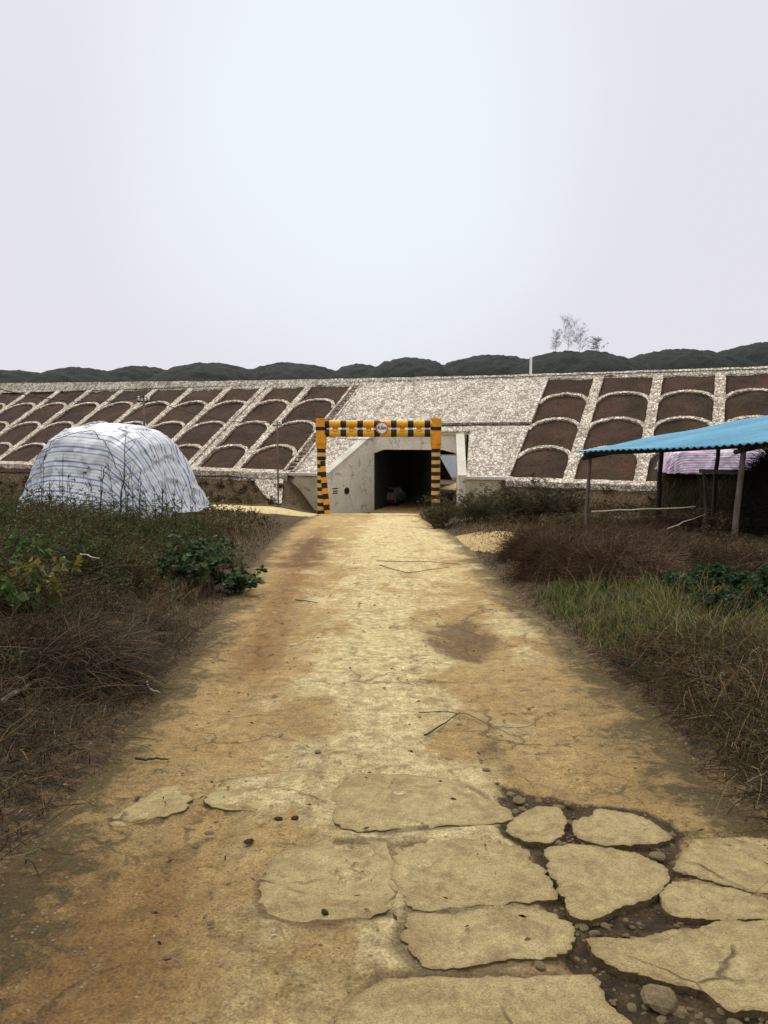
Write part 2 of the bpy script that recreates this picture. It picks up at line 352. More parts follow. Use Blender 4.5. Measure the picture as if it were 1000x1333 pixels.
CHAN = [rp(p) for p in ([(705, 1100), (730, 1095), (740, 1150), (760, 1190), (850, 1190), (870, 1200), (840, 1220), (775, 1225), (800, 1262), (920, 1290), (950, 1310), (1090, 1315), (1090, 1380), (830, 1360), (790, 1300), (760, 1275), (740, 1240), (740, 1195), (718, 1140)],
                        [(640, 1015), (690, 1030), (760, 1045), (860, 1060), (890, 1090), (870, 1110), (880, 1150), (1000, 1200), (860, 1215), (850, 1180), (862, 1130), (840, 1100), (730, 1100), (665, 1090), (655, 1050)])]
ypx = np.concatenate([np.linspace(1480, 1345, 30), np.linspace(1343, 667.5, 390)])
yrow = np.array([onroad(500, p)[1] for p in ypx]); yrow = yrow[yrow < 48.5]
yrow = np.unique(np.concatenate([np.linspace(-8, yrow[0] - .1, 30), yrow, np.linspace(yrow[-1] + .2, 49.2, 4)]))
uc = np.linspace(-0.06, 1.06, 300)
YY = np.repeat(yrow[:, None], len(uc), 1); xa, xb = xl(YY), xr(YY)
XX = xa + (xb - xa) * uc[None, :]
rag = (fbm(XX * 2.2, YY * 1.3, 21, 4) - .5)
edge = np.minimum(XX - xa, xb - XX)                      # metres inside the edge
inn = smooth(-0.22, 0.18, edge + rag * 0.3)
sd_slab = np.full(XX.shape, 9.0); rslab = sd_slab.copy()
for k, P in enumerate(SLABW):
    near = (np.abs(XX - P[:, 0].mean()) < 1.6) & (np.abs(YY - P[:, 1].mean()) < 1.6)
    d_ = poly_sd(XX[near], YY[near], P); sd_slab[near] = np.minimum(sd_slab[near], d_)
    if 5 <= k <= 10: rslab[near] = np.minimum(rslab[near], d_)
chan = np.zeros(XX.shape)
ZONE = rp([(632, 1000), (690, 1010), (770, 1040), (880, 1052), (905, 1085), (890, 1120), (900, 1190), (1090, 1190), (1100, 1390), (815, 1390), (765, 1275), (720, 1250), (700, 1180), (690, 1110), (640, 1085)])
zone = smooth(.06, -.08, poly_sd(XX, YY, ZONE) + rag * .12) * (YY < 6)
near = (YY < 6)
for P in CHAN: chan[near] = np.maximum(chan[near], smooth(0.07, -0.05, poly_sd(XX[near], YY[near], P) + rag[near] * .1))
gap = smooth(0.09, 0.0, sd_slab + rag * .10) * (.5 + .6 * (fbm(XX * 2.5, YY * 2.5, 39) > .45)) * smooth(6, 5, YY)
chan = np.maximum(chan * .9, zone * smooth(.20, .06, sd_slab + rag * .1))
mud_p = [rp(p) for p in ([(560, 812), (600, 803), (650, 808), (648, 838), (620, 856), (575, 858), (552, 838)], [(362, 738), (372, 704), (428, 698), (432, 716), (410, 735)], [(590, 985), (640, 960), (690, 990), (720, 1035), (680, 1045), (630, 1010)])]
mud = np.zeros(XX.shape)
for k, P in enumerate(mud_p):
    s_ = (0.5, 1.2, 0.35)[k]
    mud = np.maximum(mud, (1.0, 0.95, .6)[k] * smooth(0.5 * s_, -0.5 * s_, poly_sd(XX, YY, P) + rag * 0.8 * s_))
pale_l = rp([(395, 1333), (425, 1080), (440, 1000), (415, 870), (430, 780), (452, 715), (475, 690), (480, 674)])
pale_r = rp([(660, 1333), (620, 1080), (570, 1000), (560, 870), (550, 800), (560, 760), (600, 720), (545, 678)])
pl = np.interp(YY, pale_l[:, 1], pale_l[:, 0]); pr = np.interp(YY, pale_r[:, 1], pale_r[:, 0]); wd = 0.30 + 0.035 * YY
pale = smooth(-wd, wd, XX - pl + rag * wd * 3.2) * smooth(-wd, wd, pr - XX + rag * wd * 3.2)
pr2l = rp([(600, 900), (650, 860), (640, 800), (600, 745), (560, 720)]); pr2r = rp([(800, 900), (735, 860), (700, 810), (650, 760), (620, 730)])
b2 = smooth(0, wd, XX - np.interp(YY, pr2l[:, 1], pr2l[:, 0]) + rag * wd * 3.2) * smooth(0, wd, np.interp(YY, pr2r[:, 1], pr2r[:, 0]) - XX + rag * wd * 3.2) * smooth(6.3, 8, YY) * smooth(24, 18, YY)
pale = np.clip(np.maximum(pale, 0.8 * b2), 0, 1)
br_l = rp([(150, 1000), (260, 870), (310, 790), (345, 730), (375, 695)]); br_r = rp([(330, 1000), (400, 870), (415, 790), (440, 730), (450, 695)])
brown = smooth(0, wd, XX - np.interp(YY, br_l[:, 1], br_l[:, 0])) * smooth(0, wd, np.interp(YY, br_r[:, 1], br_r[:, 0]) - XX) * smooth(5.0, 7.0, YY) * smooth(36, 28, YY)
brown = np.maximum(brown, .75 * smooth(3.7, 2.6, YY + rag * .8) * smooth(-.35, -1.0, XX + rag * .6))
side = np.clip(1 - (edge + rag * .5) / 0.8, 0, 1)
# wheel ruts and a rough crown are real relief
rut = np.zeros(XX.shape)
for c_ in (-0.95, 0.85):
    cc = (pl + pr) / 2 + c_ * (1 + YY * .01) + (vnoise(YY * .3, YY * 0, 41) - .5) * .5
    rut += np.exp(-((XX - cc) / 0.23) ** 2)
zz = zroad(YY) + (fbm(XX * 1.1, YY * .7, 31, 3) - .5) * 0.05 + (fbm(XX * 7, YY * 7, 33, 4) - .5) * 0.022 - rut * 0.018
zz = zz * (1 - .85 * zone) + (zroad(YY) - .006 + (fbm(XX * 9, YY * 9, 43, 4) - .5) * .022) * .85 * zone
zz = zz - chan * 0.014 - gap * 0.006 - 0.03 * mud * (YY > 5.5) + (vnoise(XX * 40, YY * 40, 35) - .5) * .008 * smooth(9, 4, YY)
flat = smooth(0.05, -0.02, sd_slab); tgt = np.where(rslab < 0.03, -0.022, -.0035 + (fbm(XX * 6, YY * 6, 37, 4) - .5) * .024); zz = zz * (1 - flat) + (zroad(YY) + tgt) * flat
zg = terrain(XX, YY)
zz = np.where(inn < 1, zz * inn + (zg - 0.03) * (1 - inn), zz)
mb = MB(); mb.grid(np.stack([XX, YY, zz], -1))
rm, rt, rb = new_mat('dusty dirt road')
rv = ncoord(rt); rvs = ncoord(rt, 'Object', (1.0, 0.16, 1.0))
n1 = nnoise(rt, 1.3, 7, 0.62, rv, 0.4); n2 = nnoise(rt, 11, 8, 0.72, rv); n3 = nnoise(rt, 85, 6, 0.78, rv); ns = nnoise(rt, 6, 7, 0.68, rvs); nm = nnoise(rt, 3.2, 8, .7, rv, .8)
def offs(n, k): return nmath(rt, 'MULTIPLY', nmath(rt, 'SUBTRACT', n, .5), k)
def add(*a):
    r = a[0]
    for x in a[1:]: r = nmath(rt, 'ADD', r, x)
    return r
col = nmix(rt, nramp(rt, n1, .3, .7), (0.35, 0.228, 0.084), (0.48, 0.335, 0.138))
col = nmix(rt, nramp(rt, nm, .48, .66, 0, .6), col, (0.42, 0.31, 0.145))
col = nmix(rt, nramp(rt, add(nattr(rt, 'brown'), offs(ns, 1.8), offs(nm, 1.5), offs(n2, .9)), .15, .9, 0, .9), col, (0.225, 0.115, 0.036))
col = nmix(rt, nramp(rt, add(nattr(rt, 'pale'), offs(ns, 1.7), offs(nm, 1.2)), .1, .7, 0, .85), col, nmix(rt, nramp(rt, n2, .35, .65), (0.55, 0.44, 0.21), (0.71, 0.60, 0.32)))
col = nmix(rt, nramp(rt, ns, .5, .68, 0, .5), col, (0.26, 0.17, 0.07))
col = nmix(rt, nramp(rt, add(nattr(rt, 'side'), offs(n2, 2.2), offs(nm, 1.6)), .4, .85, 0, .92), col, nmix(rt, nramp(rt, nm, .4, .6), (0.075, 0.046, 0.021), (0.085, 0.068, 0.026)))
col = nmix(rt, nramp(rt, add(nattr(rt, 'mud'), offs(n2, 2.6), offs(nm, 1.6), offs(ns, 1.0)), .4, .9, 0, .8), col, (0.105, 0.060, 0.027))
col = nmix(rt, nramp(rt, add(nattr(rt, 'gap'), offs(n2, 1.4)), .4, .95, 0, .7), col, (0.12, 0.076, 0.036))
col = nmix(rt, nramp(rt, add(nattr(rt, 'chan'), offs(n2, 1.7), offs(nm, .8)), .35, .7, 0, .95), col, nmix(rt, nramp(rt, n2, .4, .62), (0.030, 0.019, 0.010), (0.078, 0.049, 0.024)))
col = nmix(rt, nramp(rt, nnoise(rt, 4.5, 7, .72, rv, 1.2), .56, .66, 0, .6), col, (0.185, 0.115, 0.048))
# hair cracks of the buried old paving
wv = rt.nodes.new('ShaderNodeVectorMath'); wv.operation = 'ADD'; wn = rt.nodes.new('ShaderNodeTexNoise'); wn.inputs['Scale'].default_value = 3; wn.inputs['Detail'].default_value = 5; rt.links.new(rv, wn.inputs['Vector'])
wsc = rt.nodes.new('ShaderNodeVectorMath'); wsc.operation = 'SCALE'; wsc.inputs['Scale'].default_value = .5; rt.links.new(wn.outputs['Color'], wsc.inputs[0]); rt.links.new(rv, wv.inputs[0]); rt.links.new(wsc.outputs[0], wv.inputs[1])
ck = rt.nodes.new('ShaderNodeTexVoronoi'); ck.feature = 'DISTANCE_TO_EDGE'; ck.inputs['Scale'].default_value = 1.7; rt.links.new(wv.outputs[0], ck.inputs['Vector'])
crk = nmath(rt, 'MULTIPLY', nramp(rt, ck.outputs['Distance'], .035, .008), nramp(rt, nnoise(rt, 1.1, 4, .6, rv), .47, .58))
col = nmix(rt, nmath(rt, 'MULTIPLY', crk, .6), col, (0.085, 0.052, 0.024))
pv = rt.nodes.new('ShaderNodeTexVoronoi'); pv.inputs['Scale'].default_value = 46; rt.links.new(rv, pv.inputs['Vector'])
ps = rt.nodes.new('ShaderNodeSeparateColor'); rt.links.new(pv.outputs['Color'], ps.inputs[0])
peb = nmath(rt, 'MULTIPLY', nramp(rt, pv.outputs['Distance'], .38, .25), nramp(rt, ps.outputs[0], .80, .83))
col = nmix(rt, nmath(rt, 'MULTIPLY', peb, .6), col, nmix(rt, ps.outputs[1], (0.10, 0.066, 0.035), (0.50, 0.41, 0.26)))
col = nmix(rt, 1.0, col, ncon(rt, n3, .5, 1.5), 'MULTIPLY')
col = nmix(rt, 1.0, col, ncon(rt, n2, .68, 1.3), 'MULTIPLY')
rt.links.new(col, rb.inputs['Base Color']); rb.inputs['Roughness'].default_value = .93
nbump(rt, rb, add(n2, nmath(rt, 'MULTIPLY', n3, .6), nmath(rt, 'MULTIPLY', peb, .35), nmath(rt, 'MULTIPLY', nm, .8), nmath(rt, 'MULTIPLY', crk, -.3)), 0.045)
tag(mb.build('dirt_road', rm, None, True, attrs={'pale': np.maximum(pale, .7 * smooth(.0, -.06, sd_slab)), 'brown': brown, 'mud': mud, 'chan': chan * smooth(-.06, -.02, sd_slab), 'gap': gap * (1 - chan) * smooth(-.05, .0, sd_slab), 'side': side}), kind='structure')
def path_strip(name, pts, w):
    pts = np.array(pts, float); k = 60; s = np.linspace(0, 1, len(pts)); q = np.stack([np.interp(np.linspace(0, 1, k), s, pts[:, i]) for i in range(2)], -1)
    tg = np.gradient(q, axis=0); tg /= np.linalg.norm(tg, axis=1)[:, None]; nn = np.stack([-tg[:, 1], tg[:, 0]], -1)
    cu = np.linspace(-1, 1, 17); p = q[:, None] + nn[:, None] * cu[None, :, None] * w / 2 * (1 + .3 * (vnoise(np.arange(k) * .3, np.zeros(k), 3)[:, None, None] - .5))
    z = terrain(p[..., 0], p[..., 1]) + 0.035 - 0.08 * np.abs(cu[None, :]) ** 3
    mb = MB(); mb.grid(np.concatenate([p, z[..., None]], -1), True)
    zero = np.zeros(p.shape[:2]); e = np.abs(cu)[None, :] + zero
    return tag(mb.build(name, rm, None, True, attrs={'pale': (.75 if name == 'path' else .3) - .25 * e, 'brown': zero, 'mud': zero, 'chan': zero, 'gap': zero, 'side': np.clip(e * 1.6 - .9, 0, 1)}), kind='structure')
path_strip('path', PATHL, 4.4)
gR = [ongound(*p)[:2] for p in ((575, 702), (620, 702), (670, 702))]
path_strip('side_path', gR + [gR[-1] + (gR[-1] - gR[-2]) * .8], 3.2)

# ------------------------------------------------------------------ concrete slabs, clods, stones
sm, st, sb = new_mat('worn concrete slab')
sv = ncoord(st); a1 = nnoise(st, 2.2, 6, .6, sv); a2 = nnoise(st, 24, 7, .75, sv); a3 = nnoise(st, 130, 3, .7, sv)
sc = nmix(st, nramp(st, a1, .3, .7), (0.43, 0.325, 0.145), (0.56, 0.45, 0.22))
sc = nmix(st, nramp(st, nnoise(st, 6, 8, .72, sv, .8), .48, .66, 0, .75), sc, (0.28, 0.195, 0.09))
sc = nmix(st, nramp(st, nmath(st, 'ADD', nattr(st, 'rim'), nmath(st, 'MULTIPLY', nmath(st, 'SUBTRACT', a2, .5), 1.4)), .35, .95, 0, .85), sc, (0.14, 0.088, 0.04))
sc = nmix(st, nramp(st, nnoise(st, 2.7, 7, .7, sv, 1.5), .56, .72, 0, .5), sc, (0.24, 0.165, 0.075))
scv = st.nodes.new('ShaderNodeTexVoronoi'); scv.feature = 'DISTANCE_TO_EDGE'; scv.inputs['Scale'].default_value = 1.9
swn = st.nodes.new('ShaderNodeTexNoise'); swn.inputs['Scale'].default_value = 5; swn.inputs['Detail'].default_value = 3; st.links.new(sv, swn.inputs['Vector'])
sws = st.nodes.new('ShaderNodeVectorMath'); sws.operation = 'SCALE'; sws.inputs['Scale'].default_value = .12; st.links.new(swn.outputs['Color'], sws.inputs[0])
swa = st.nodes.new('ShaderNodeVectorMath'); swa.operation = 'ADD'; st.links.new(sv, swa.inputs[0]); st.links.new(sws.outputs[0], swa.inputs[1]); st.links.new(swa.outputs[0], scv.inputs['Vector'])
scr = nmath(st, 'MULTIPLY', nramp(st, scv.outputs['Distance'], .016, .003), nramp(st, nnoise(st, 1.3, 3, .6, sv), .55, .63))
sc = nmix(st, nmath(st, 'MULTIPLY', scr, .75), sc, (0.075, 0.048, 0.024))
pit = nramp(st, nnoise(st, 48, 5, .8, sv), .60, .70)
sc = nmix(st, nmath(st, 'MULTIPLY', pit, .5), sc, (0.14, 0.095, 0.05))
sc = nmix(st, 1.0, sc, ncon(st, a2, .74, 1.22), 'MULTIPLY')
sc = nmix(st, 1.0, sc, ncon(st, a3, .74, 1.24), 'MULTIPLY')
st.links.new(sc, sb.inputs['Base Color']); sb.inputs['Roughness'].default_value = .9
nbump(st, sb, nmath(st, 'ADD', nmath(st, 'ADD', a2, nmath(st, 'MULTIPLY', a3, .6)), nmath(st, 'MULTIPLY', nmath(st, 'ADD', scr, nmath(st, 'MULTIPLY', pit, .4)), -.8)), 0.035)
for k, (px, rise, lab) in enumerate(SLABS):
    P = SLABW[k][:, :2]; n = len(P); ring = []
    for i in range(n):                                    # rounded, ragged outline
        a, b, c, d = P[i - 1], P[i], P[(i + 1) % n], P[(i + 2) % n]
        for t in np.linspace(0, 1, 20, endpoint=False):
            q = 0.5 * ((2 * b) + (-a + c) * t + (2 * a - 5 * b + 4 * c - d) * t * t + (-a + 3 * b - 3 * c + d) * t ** 3)
            ring.append(q)
    ring = np.array(ring); cen = ring.mean(0)
    jit = (fbm(ring[:, 0] * 9, ring[:, 1] * 9, 61 + k, 5) - .5) * .085 + (fbm(ring[:, 0] * 45, ring[:, 1] * 45, 161 + k, 3) - .5) * .03 + (.018 if 5 <= k <= 10 else 0)
    dirn = ring - cen; rl = np.linalg.norm(dirn, axis=1)[:, None]; ring = ring + dirn / rl * jit[:, None]
    rings = []; m_ = len(ring)
    for sc_i, dz in ((1.0, -.09), (1.0, -.010), (1.0, -.001), (.97, .0), (.8, .001), (.55, .001), (.25, .001)):
        shr = np.maximum(1 - (1 - sc_i) * .45 / np.maximum(rl * .9, .2), .02) if sc_i > .93 else sc_i
        q = cen + (ring - cen) * shr
        z = zroad(q[:, 1]) + rise + dz + (fbm(q[:, 0] * 3, q[:, 1] * 3, 71, 3) - .5) * .022 * (dz > -.05)
        rings.append(np.concatenate([q, z[:, None]], 1))
    top = rings[2:]; V = np.concatenate(top + [np.array([[cen[0], cen[1], rings[-1][:, 2].mean()]])]); nr = len(top)
    f = [(r * m_ + i, r * m_ + (i + 1) % m_, (r + 1) * m_ + (i + 1) % m_, (r + 1) * m_ + i) for r in range(nr - 1) for i in range(m_)]
    f += [((nr - 1) * m_ + i, (nr - 1) * m_ + (i + 1) % m_, nr * m_) for i in range(m_)]
    mb = MB(); mb.add(V, f); mb.grid(np.stack([np.r_[rings[0], rings[0][:1]], np.r_[rings[2], rings[2][:1]]]))     # top sheet, then the broken side
    rim = np.repeat([.62, .42, .1, .03, 0], m_)
    tag(mb.build('concrete_slab', sm, None, True, attrs={'rim': np.r_[rim, 0, np.full(2 * m_ + 2, 2.2)]}), lab, 'concrete slab', 'broken concrete slabs in the road')
def rock_mesh(name, mat, seed):
    bm = bmesh.new(); bmesh.ops.create_icosphere(bm, subdivisions=2, radius=1)
    r_ = random.Random(seed)
    for _ in range(7):
        d = Vector((r_.gauss(0, 1), r_.gauss(0, 1), r_.gauss(0, 1))).normalized(); h = r_.uniform(.55, .85)
        for v in bm.verts:
            e = v.co.dot(d)
            if e > h: v.co -= d * (e - h)
    for v in bm.verts: v.co.z *= .6; v.co += Vector((r_.uniform(-.04, .04),) * 3)
    me = bpy.data.meshes.new(name); bm.to_mesh(me); bm.free(); me.materials.append(mat); return me
M_ROCK = rough_mat('pale stone', (0.36, 0.275, 0.15), (0.22, 0.16, 0.085), 5, .9, .02, 40)
M_ROCKG = rough_mat('whitish stone', (0.55, 0.52, 0.46), (0.40, 0.37, 0.32), 5, .9, .02, 40)
M_CLOD = rough_mat('dark clod', (0.085, 0.06, 0.03), (0.05, 0.036, 0.02), 9, .95, .03, 50)
rocks = [rock_mesh('stone', M_ROCK, s) for s in range(5)]
def stone(x, y, r, label, group, me=None, rise=0.0, name='stone'):
    o = bpy.data.objects.new(name, me or random.choice(rocks)); COL.objects.link(o)
    o.location = (x, y, rise); o.scale = (r * random.uniform(.8, 1.3), r * random.uniform(.8, 1.2), r * random.uniform(.6, 1)); o.rotation_euler = (random.uniform(-.2, .2), random.uniform(-.2, .2), random.uniform(0, 6.28))
    return tag(o, label, 'stone', group)
for cpts, n_ in ((CHAN[0], 80), (CHAN[1], 60)):
    lo, hi = cpts[:, :2].min(0), cpts[:, :2].max(0); c_ = 0
    while c_ < n_:
        p = lo + (hi - lo) * rng.random(2)
        if p[1] > 2.05 and poly_sd(np.array([p[0]]), np.array([p[1]]), cpts)[0] < -.01 and min(poly_sd(np.array([p[0]]), np.array([p[1]]), P)[0] for P in SLABW) > .02:
            stone(p[0], p[1], .008 + .026 * rng.random() ** 3, 'small pale stone lying in the dark mud between the broken slabs', 'stones in the muddy cracks', None, float(zroad(p[1])) - .020); c_ += 1
for (px, py, r, lab) in ((858, 1300, .055, 'largest loose stone in the channel, under the tilted slab'), (704, 1258, .026, 'lone stone left of the muddy channel beside the blunt slab'), (856, 1115, .03, 'flat stone chip at the right corner of the square slab'), (633, 1003, .025, 'pale chip just beyond the wide middle slab'), (740, 1047, .03, 'flat pale chip beyond the oval fragment'), (676, 1042, .03, 'pale lump between the middle slab and the small fragment')):
    q = onroad(px, py); stone(q[0], q[1], r, lab, None, None, q[2] + .002)
for px, py, lab in ((362, 1068, 'dark mud clod on the dusty road, larger of the two on the left'), (384, 1066, 'dark crumb just right of the left clods'), (324, 1097, 'dark flat clod nearer the camera on the left'), (590, 1042, 'dark clod lying on the wide middle slab'), (423, 1190, 'tiny dark crumb on the half buried slab')):
    q = onroad(px, py); tag(stone(q[0], q[1], .022 if px < 423 else .016, lab, None, rock_mesh('clod', M_CLOD, px), q[2] + .006, 'clod'), None, 'clod')
k_ = 0
while k_ < 70:
    py = 690 + 560 * rng.random(); px = 150 + 750 * rng.random(); q = onroad(px, py)
    if xl(q[1]) + .25 < q[0] < xr(q[1]) - .25 and min(poly_sd(np.array([q[0]]), np.array([q[1]]), P)[0] for P in SLABW) > .02:
        stone(q[0], q[1], .006 + .012 * rng.random() ** 2 + .0008 * q[1], 'pebble scattered on the dusty road surface', 'pebbles on the road', None, q[2] + .002, 'pebble'); k_ += 1

# ------------------------------------------------------------------ railway embankment
emb = empty('railway_embankment', Eh(-5, 0, -1.0), 'long stone faced railway embankment with arched earth panels behind the underpass', 'embankment')
S0, S1 = -88.0, 46.0
def toe_t(s): return np.clip(0.13 - 0.0165 * np.asarray(s, float), -.35, .9)
def crest_t(s): return 11.0 + .02 * np.maximum(0, -np.asarray(s, float) - 20)
def patch(mb, sa, sb, ta, tb, off, ns=2, ntt=2, amp=0.0, seed=0):     # a sheet lying on the slope; bounds may depend on t / s
    u_, v_ = np.meshgrid(np.linspace(0, 1, ns), np.linspace(0, 1, ntt))
    T = ta + (tb - ta) * v_; fa = sa(T) if callable(sa) else sa; fb = sb(T) if callable(sb) else sb; S = fa + (fb - fa) * u_
    o_ = off + (amp * (fbm(S * .9, T * .9, seed, 4) - .5) if amp else 0) + 0 * S
    mb.grid(Es(S, T, o_)); return S, T
mb = MB()
patch(mb, S0, -11.6, .0, 11.6, 0.0, 300, 46, .22, 3); patch(mb, 2.2, S1, -.4, 11.6, 0.0, 170, 46, .22, 4)
mb.grid(np.stack([np.stack([Es(np.array(s), np.array(t)) for s in np.linspace(S0, S1, 30)]) for t in (11.4, 11.6)]) )
top_z = 5.95
mb.grid(np.stack([np.stack([Eh(s, 11.3, top_z) for s in np.linspace(S0, S1, 8)]), np.stack([Eh(s, 21, top_z) for s in np.linspace(S0, S1, 8)])]))
mb.build('earth_slope', M_SOIL, emb, True)
mb = MB()
for s_a, s_b in ((S0, -12.6), (-3.6, S1)):
    mb.grid(np.stack([np.stack([Eh(s, 21, top_z) for s in np.linspace(s_a, s_b, 8)]), np.stack([Eh(s, 35.5, -2.9) for s in np.linspace(s_a, s_b, 8)])]))
mb.grid(np.stack([np.stack([Eh(s, 21, top_z) for s in (-12.6, -3.6)]), np.stack([Eh(s, 28.5, 1.4) for s in (-12.6, -3.6)])]))
mb.build('rear_slope', M_SOIL, emb)
def bar(mb, ss, tt, hw, h, seed=0, jag=.05):                  # raised masonry strip along a line on the slope
    q = np.stack([ss, tt * 1.166], -1); tg = np.gradient(q, axis=0); tg /= np.linalg.norm(tg, axis=1)[:, None]; nn = np.stack([-tg[:, 1], tg[:, 0]], -1)
    k = len(q); j1 = hw + (rng.random(k) - .5) * jag; j2 = hw + (rng.random(k) - .5) * jag
    l = q + nn * j1[:, None]; r = q - nn * j2[:, None]; hh = h + (rng.random(k) - .5) * .04
    P = np.stack([Es(l[:, 0], l[:, 1] / 1.166, -.2), Es(l[:, 0], l[:, 1] / 1.166, hh), Es(r[:, 0], r[:, 1] / 1.166, hh), Es(r[:, 0], r[:, 1] / 1.166, -.2)], 1)
    mb.grid(P); mb.add(P[0], [(0, 1, 2, 3)]); mb.add(P[-1], [(3, 2, 1, 0)])
ribsL = [-12.55 - 3.86 * k for k in range(1, 19)]; ribsR = [5.95, 9.75, 13.5, 17.3, 21.1, 24.9, 28.7, 32.5]
ribs_all = [(s, .29 if k != 1 else 0) for k, s in enumerate(ribsL)] + [(s, .31) for s in ribsR]
for s, w in ribs_all:
    n = 50; t_ = np.linspace(float(toe_t(s)) + .1, float(crest_t(s)), n)
    if w: mb = MB(); bar(mb, np.full(n, s), t_, w, .14); mb.build('stone_rib', M_RIB, emb)
    else:
        mb = MB(); bar(mb, np.full(n, s - .38), t_, .2, .16); bar(mb, np.full(n, s + .38), t_, .2, .16); bar(mb, np.full(n, s), t_, .2, .06); mb.build('stone_rib', M_RIB, emb)
cells = [(a, b) for a, b in zip([-12.55] + ribsL[:-1], ribsL)] + [(a, b) for a, b in zip([2.35] + ribsR[:-1], ribsR)]
na = 0
for s1, s2 in cells:
    lo, hi = min(s1, s2) + .22, max(s1, s2) - .22; mid = (lo + hi) / 2; hw = (hi - lo) / 2
    if not (-52 < mid < 26): continue
    for tcn in (9.2, 6.35, 3.45):
        th = np.linspace(.16, np.pi - .16, 34); ss = mid + hw * np.cos(th) / math.cos(.16)
        tt = tcn - 1.45 + 1.45 * np.sin(th) ** .85 + (.0 if tcn < 9 else .0) + .02 * max(0, -mid - 20) * tcn / 11
        mb = MB(); bar(mb, ss, tt - .1, .125, .11, 0, .04); mb.build('stone_arch', M_RIB, emb); na += 1
# upper and lower rubble facing round the portal
def slabpatch(name, sa, sb, ta, tb, off, mat, ns=60, ntt=40, amp=.03):
    mb = MB(); S, T = patch(mb, sa, sb, ta, tb, off, ns, ntt, amp, 17)
    Pt = Es(S, T, np.full(S.shape, off)); Pb = Es(S, T, np.full(S.shape, -.25))
    for e in (np.s_[0, :], np.s_[-1, :], np.s_[:, 0], np.s_[:, -1]): mb.grid(np.stack([Pt[e], Pb[e]]))
    return mb.build(name, mat, emb)
slabpatch('stone_facing', -11.75, 2.55, 5.78, 11.0, .16, M_STONE, 110, 50)
wl = lambda t: -7.95 - (4.5 - t) * .30
wr = lambda t: -1.45 + (4.5 - t) * .28
slabpatch('stone_facing', -11.75, lambda t: np.where(t < 4.5, wl(np.minimum(t, 4.5)) - .3, -8.2), .35, 5.5, .12, M_STONE)
slabpatch('stone_facing', lambda t: np.where(t < 4.5, wr(np.minimum(t, 4.5)) + .3, -1.2), 2.55, .25, 5.45, .12, M_STONE)
slabpatch('stone_facing', -8.2, -1.2, 4.95, 5.5, .06, M_BAND, 40, 6)
slabpatch('ledge', -8.6, 2.5, 5.5, 5.78, -.06, M_SOIL, 40, 4)
# stepped drain beside the facing
mb = MB(); n = 40; t_ = np.linspace(.5, 11, n)
bar(mb, np.full(n, -12.5), t_, .09, .2); bar(mb, np.full(n, -11.75), t_, .09, .2); mb.build('drain_kerb', M_RIB, emb)
mb = MB()
for k in range(26):
    t0 = .55 + k * .4; z0 = float(Es(np.array(-12.1), np.array(t0 + .2))[2]) + .02
    c = Eh(-12.12, t0 + .2, z0 - .15); mb.box(c, (.66, .42, .36), -AZ)
mb.build('drain_step', M_RIB, emb)
# crest wall and toe kerb
ss = np.linspace(S0, S1, 160); ct = crest_t(ss)
zc = P0[2] + SL * ct; hh = .50 + .010 * np.maximum(0, -ss) + (rng.random(len(ss)) - .5) * .05
mb = MB()
ring = []
for i, s in enumerate(ss):
    ring.append([Eh(s, ct[i] - .12, zc[i] - .4), Eh(s, ct[i] - .02, zc[i] + .08), Eh(s, ct[i] + .12, zc[i] + .1), Eh(s, ct[i] + .55, zc[i] + hh[i]), Eh(s, ct[i] + 1.1, zc[i] + hh[i] + .02), Eh(s, ct[i] + 1.1, zc[i] - .4)])
mb.grid(np.array(ring), True); mb.build('crest_wall', M_BAND, emb)
for lo, hi in ((S0, -12.0), (2.5, S1)):
    s_ = np.linspace(lo, hi, 90); tt = toe_t(s_); mb = MB(); ring = []
    for i, s in enumerate(s_):
        z = P0[2] + SL * tt[i] + (rng.random() - .5) * .05
        ring.append([Eh(s, tt[i] - .42, z - 1.2), Eh(s, tt[i] - .3, z + .12), Eh(s, tt[i] + .1, z + .26), Eh(s, tt[i] + .35, z + .3), Eh(s, tt[i] + .4, z - .2)])
    mb.grid(np.array(ring), True); mb.build('toe_kerb', M_RIB, emb)
# pitched rubble cone beside the abutment
mb = MB()
P = np.zeros((14, 18, 3)); 
tri = [Eh(-14.6, -.2, 0), Eh(-12.2, -.2, 0), Eh(-10.6, -3.1, 0), Eh(-12.6, -1.9, 0)]
for i in range(14):
    for j in range(18):
        u_, v_ = j / 17, i / 13; a_ = tri[0] * (1 - u_) + tri[1] * u_; b_ = tri[3] * (1 - u_) + tri[2] * u_; p = a_ * (1 - v_) + b_ * v_
        P[i, j] = (p[0], p[1], max(tz(p[0], p[1]) + .04, -1.15 - 1.75 * v_ ** 1.1) + rng.random() * .10)
mb.grid(P, True); mb.build('rubble_apron', M_STONE, emb)

# ------------------------------------------------------------------ underpass
und = empty('underpass', Eh(-4.8, 4.5, -3.0), 'concrete box underpass with splayed wing walls through the embankment', 'underpass')
FL = float(zroad(60)) + .02
def prism(mb, prof, L0, L1):          # (s, z) outline pushed along the underpass axis
    n = len(prof); base = [Eh(s, 4.5, z) for s, z in prof]
    v = [b + TW * L0 for b in base] + [b + TW * L1 for b in base]
    mb.add(np.array(v), [tuple(range(n - 1, -1, -1)), tuple(range(n, 2 * n))] + [(i, (i + 1) % n, n + (i + 1) % n, n + i) for i in range(n)])
LEN = 24.0; CE = .84
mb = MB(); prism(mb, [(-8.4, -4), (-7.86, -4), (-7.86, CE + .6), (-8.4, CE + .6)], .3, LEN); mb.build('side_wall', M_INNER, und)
mb = MB(); prism(mb, [(-2.02, -4), (-1.4, -4), (-1.4, CE + .6), (-2.02, CE + .6)], .3, LEN); mb.build('side_wall', M_INNER, und)
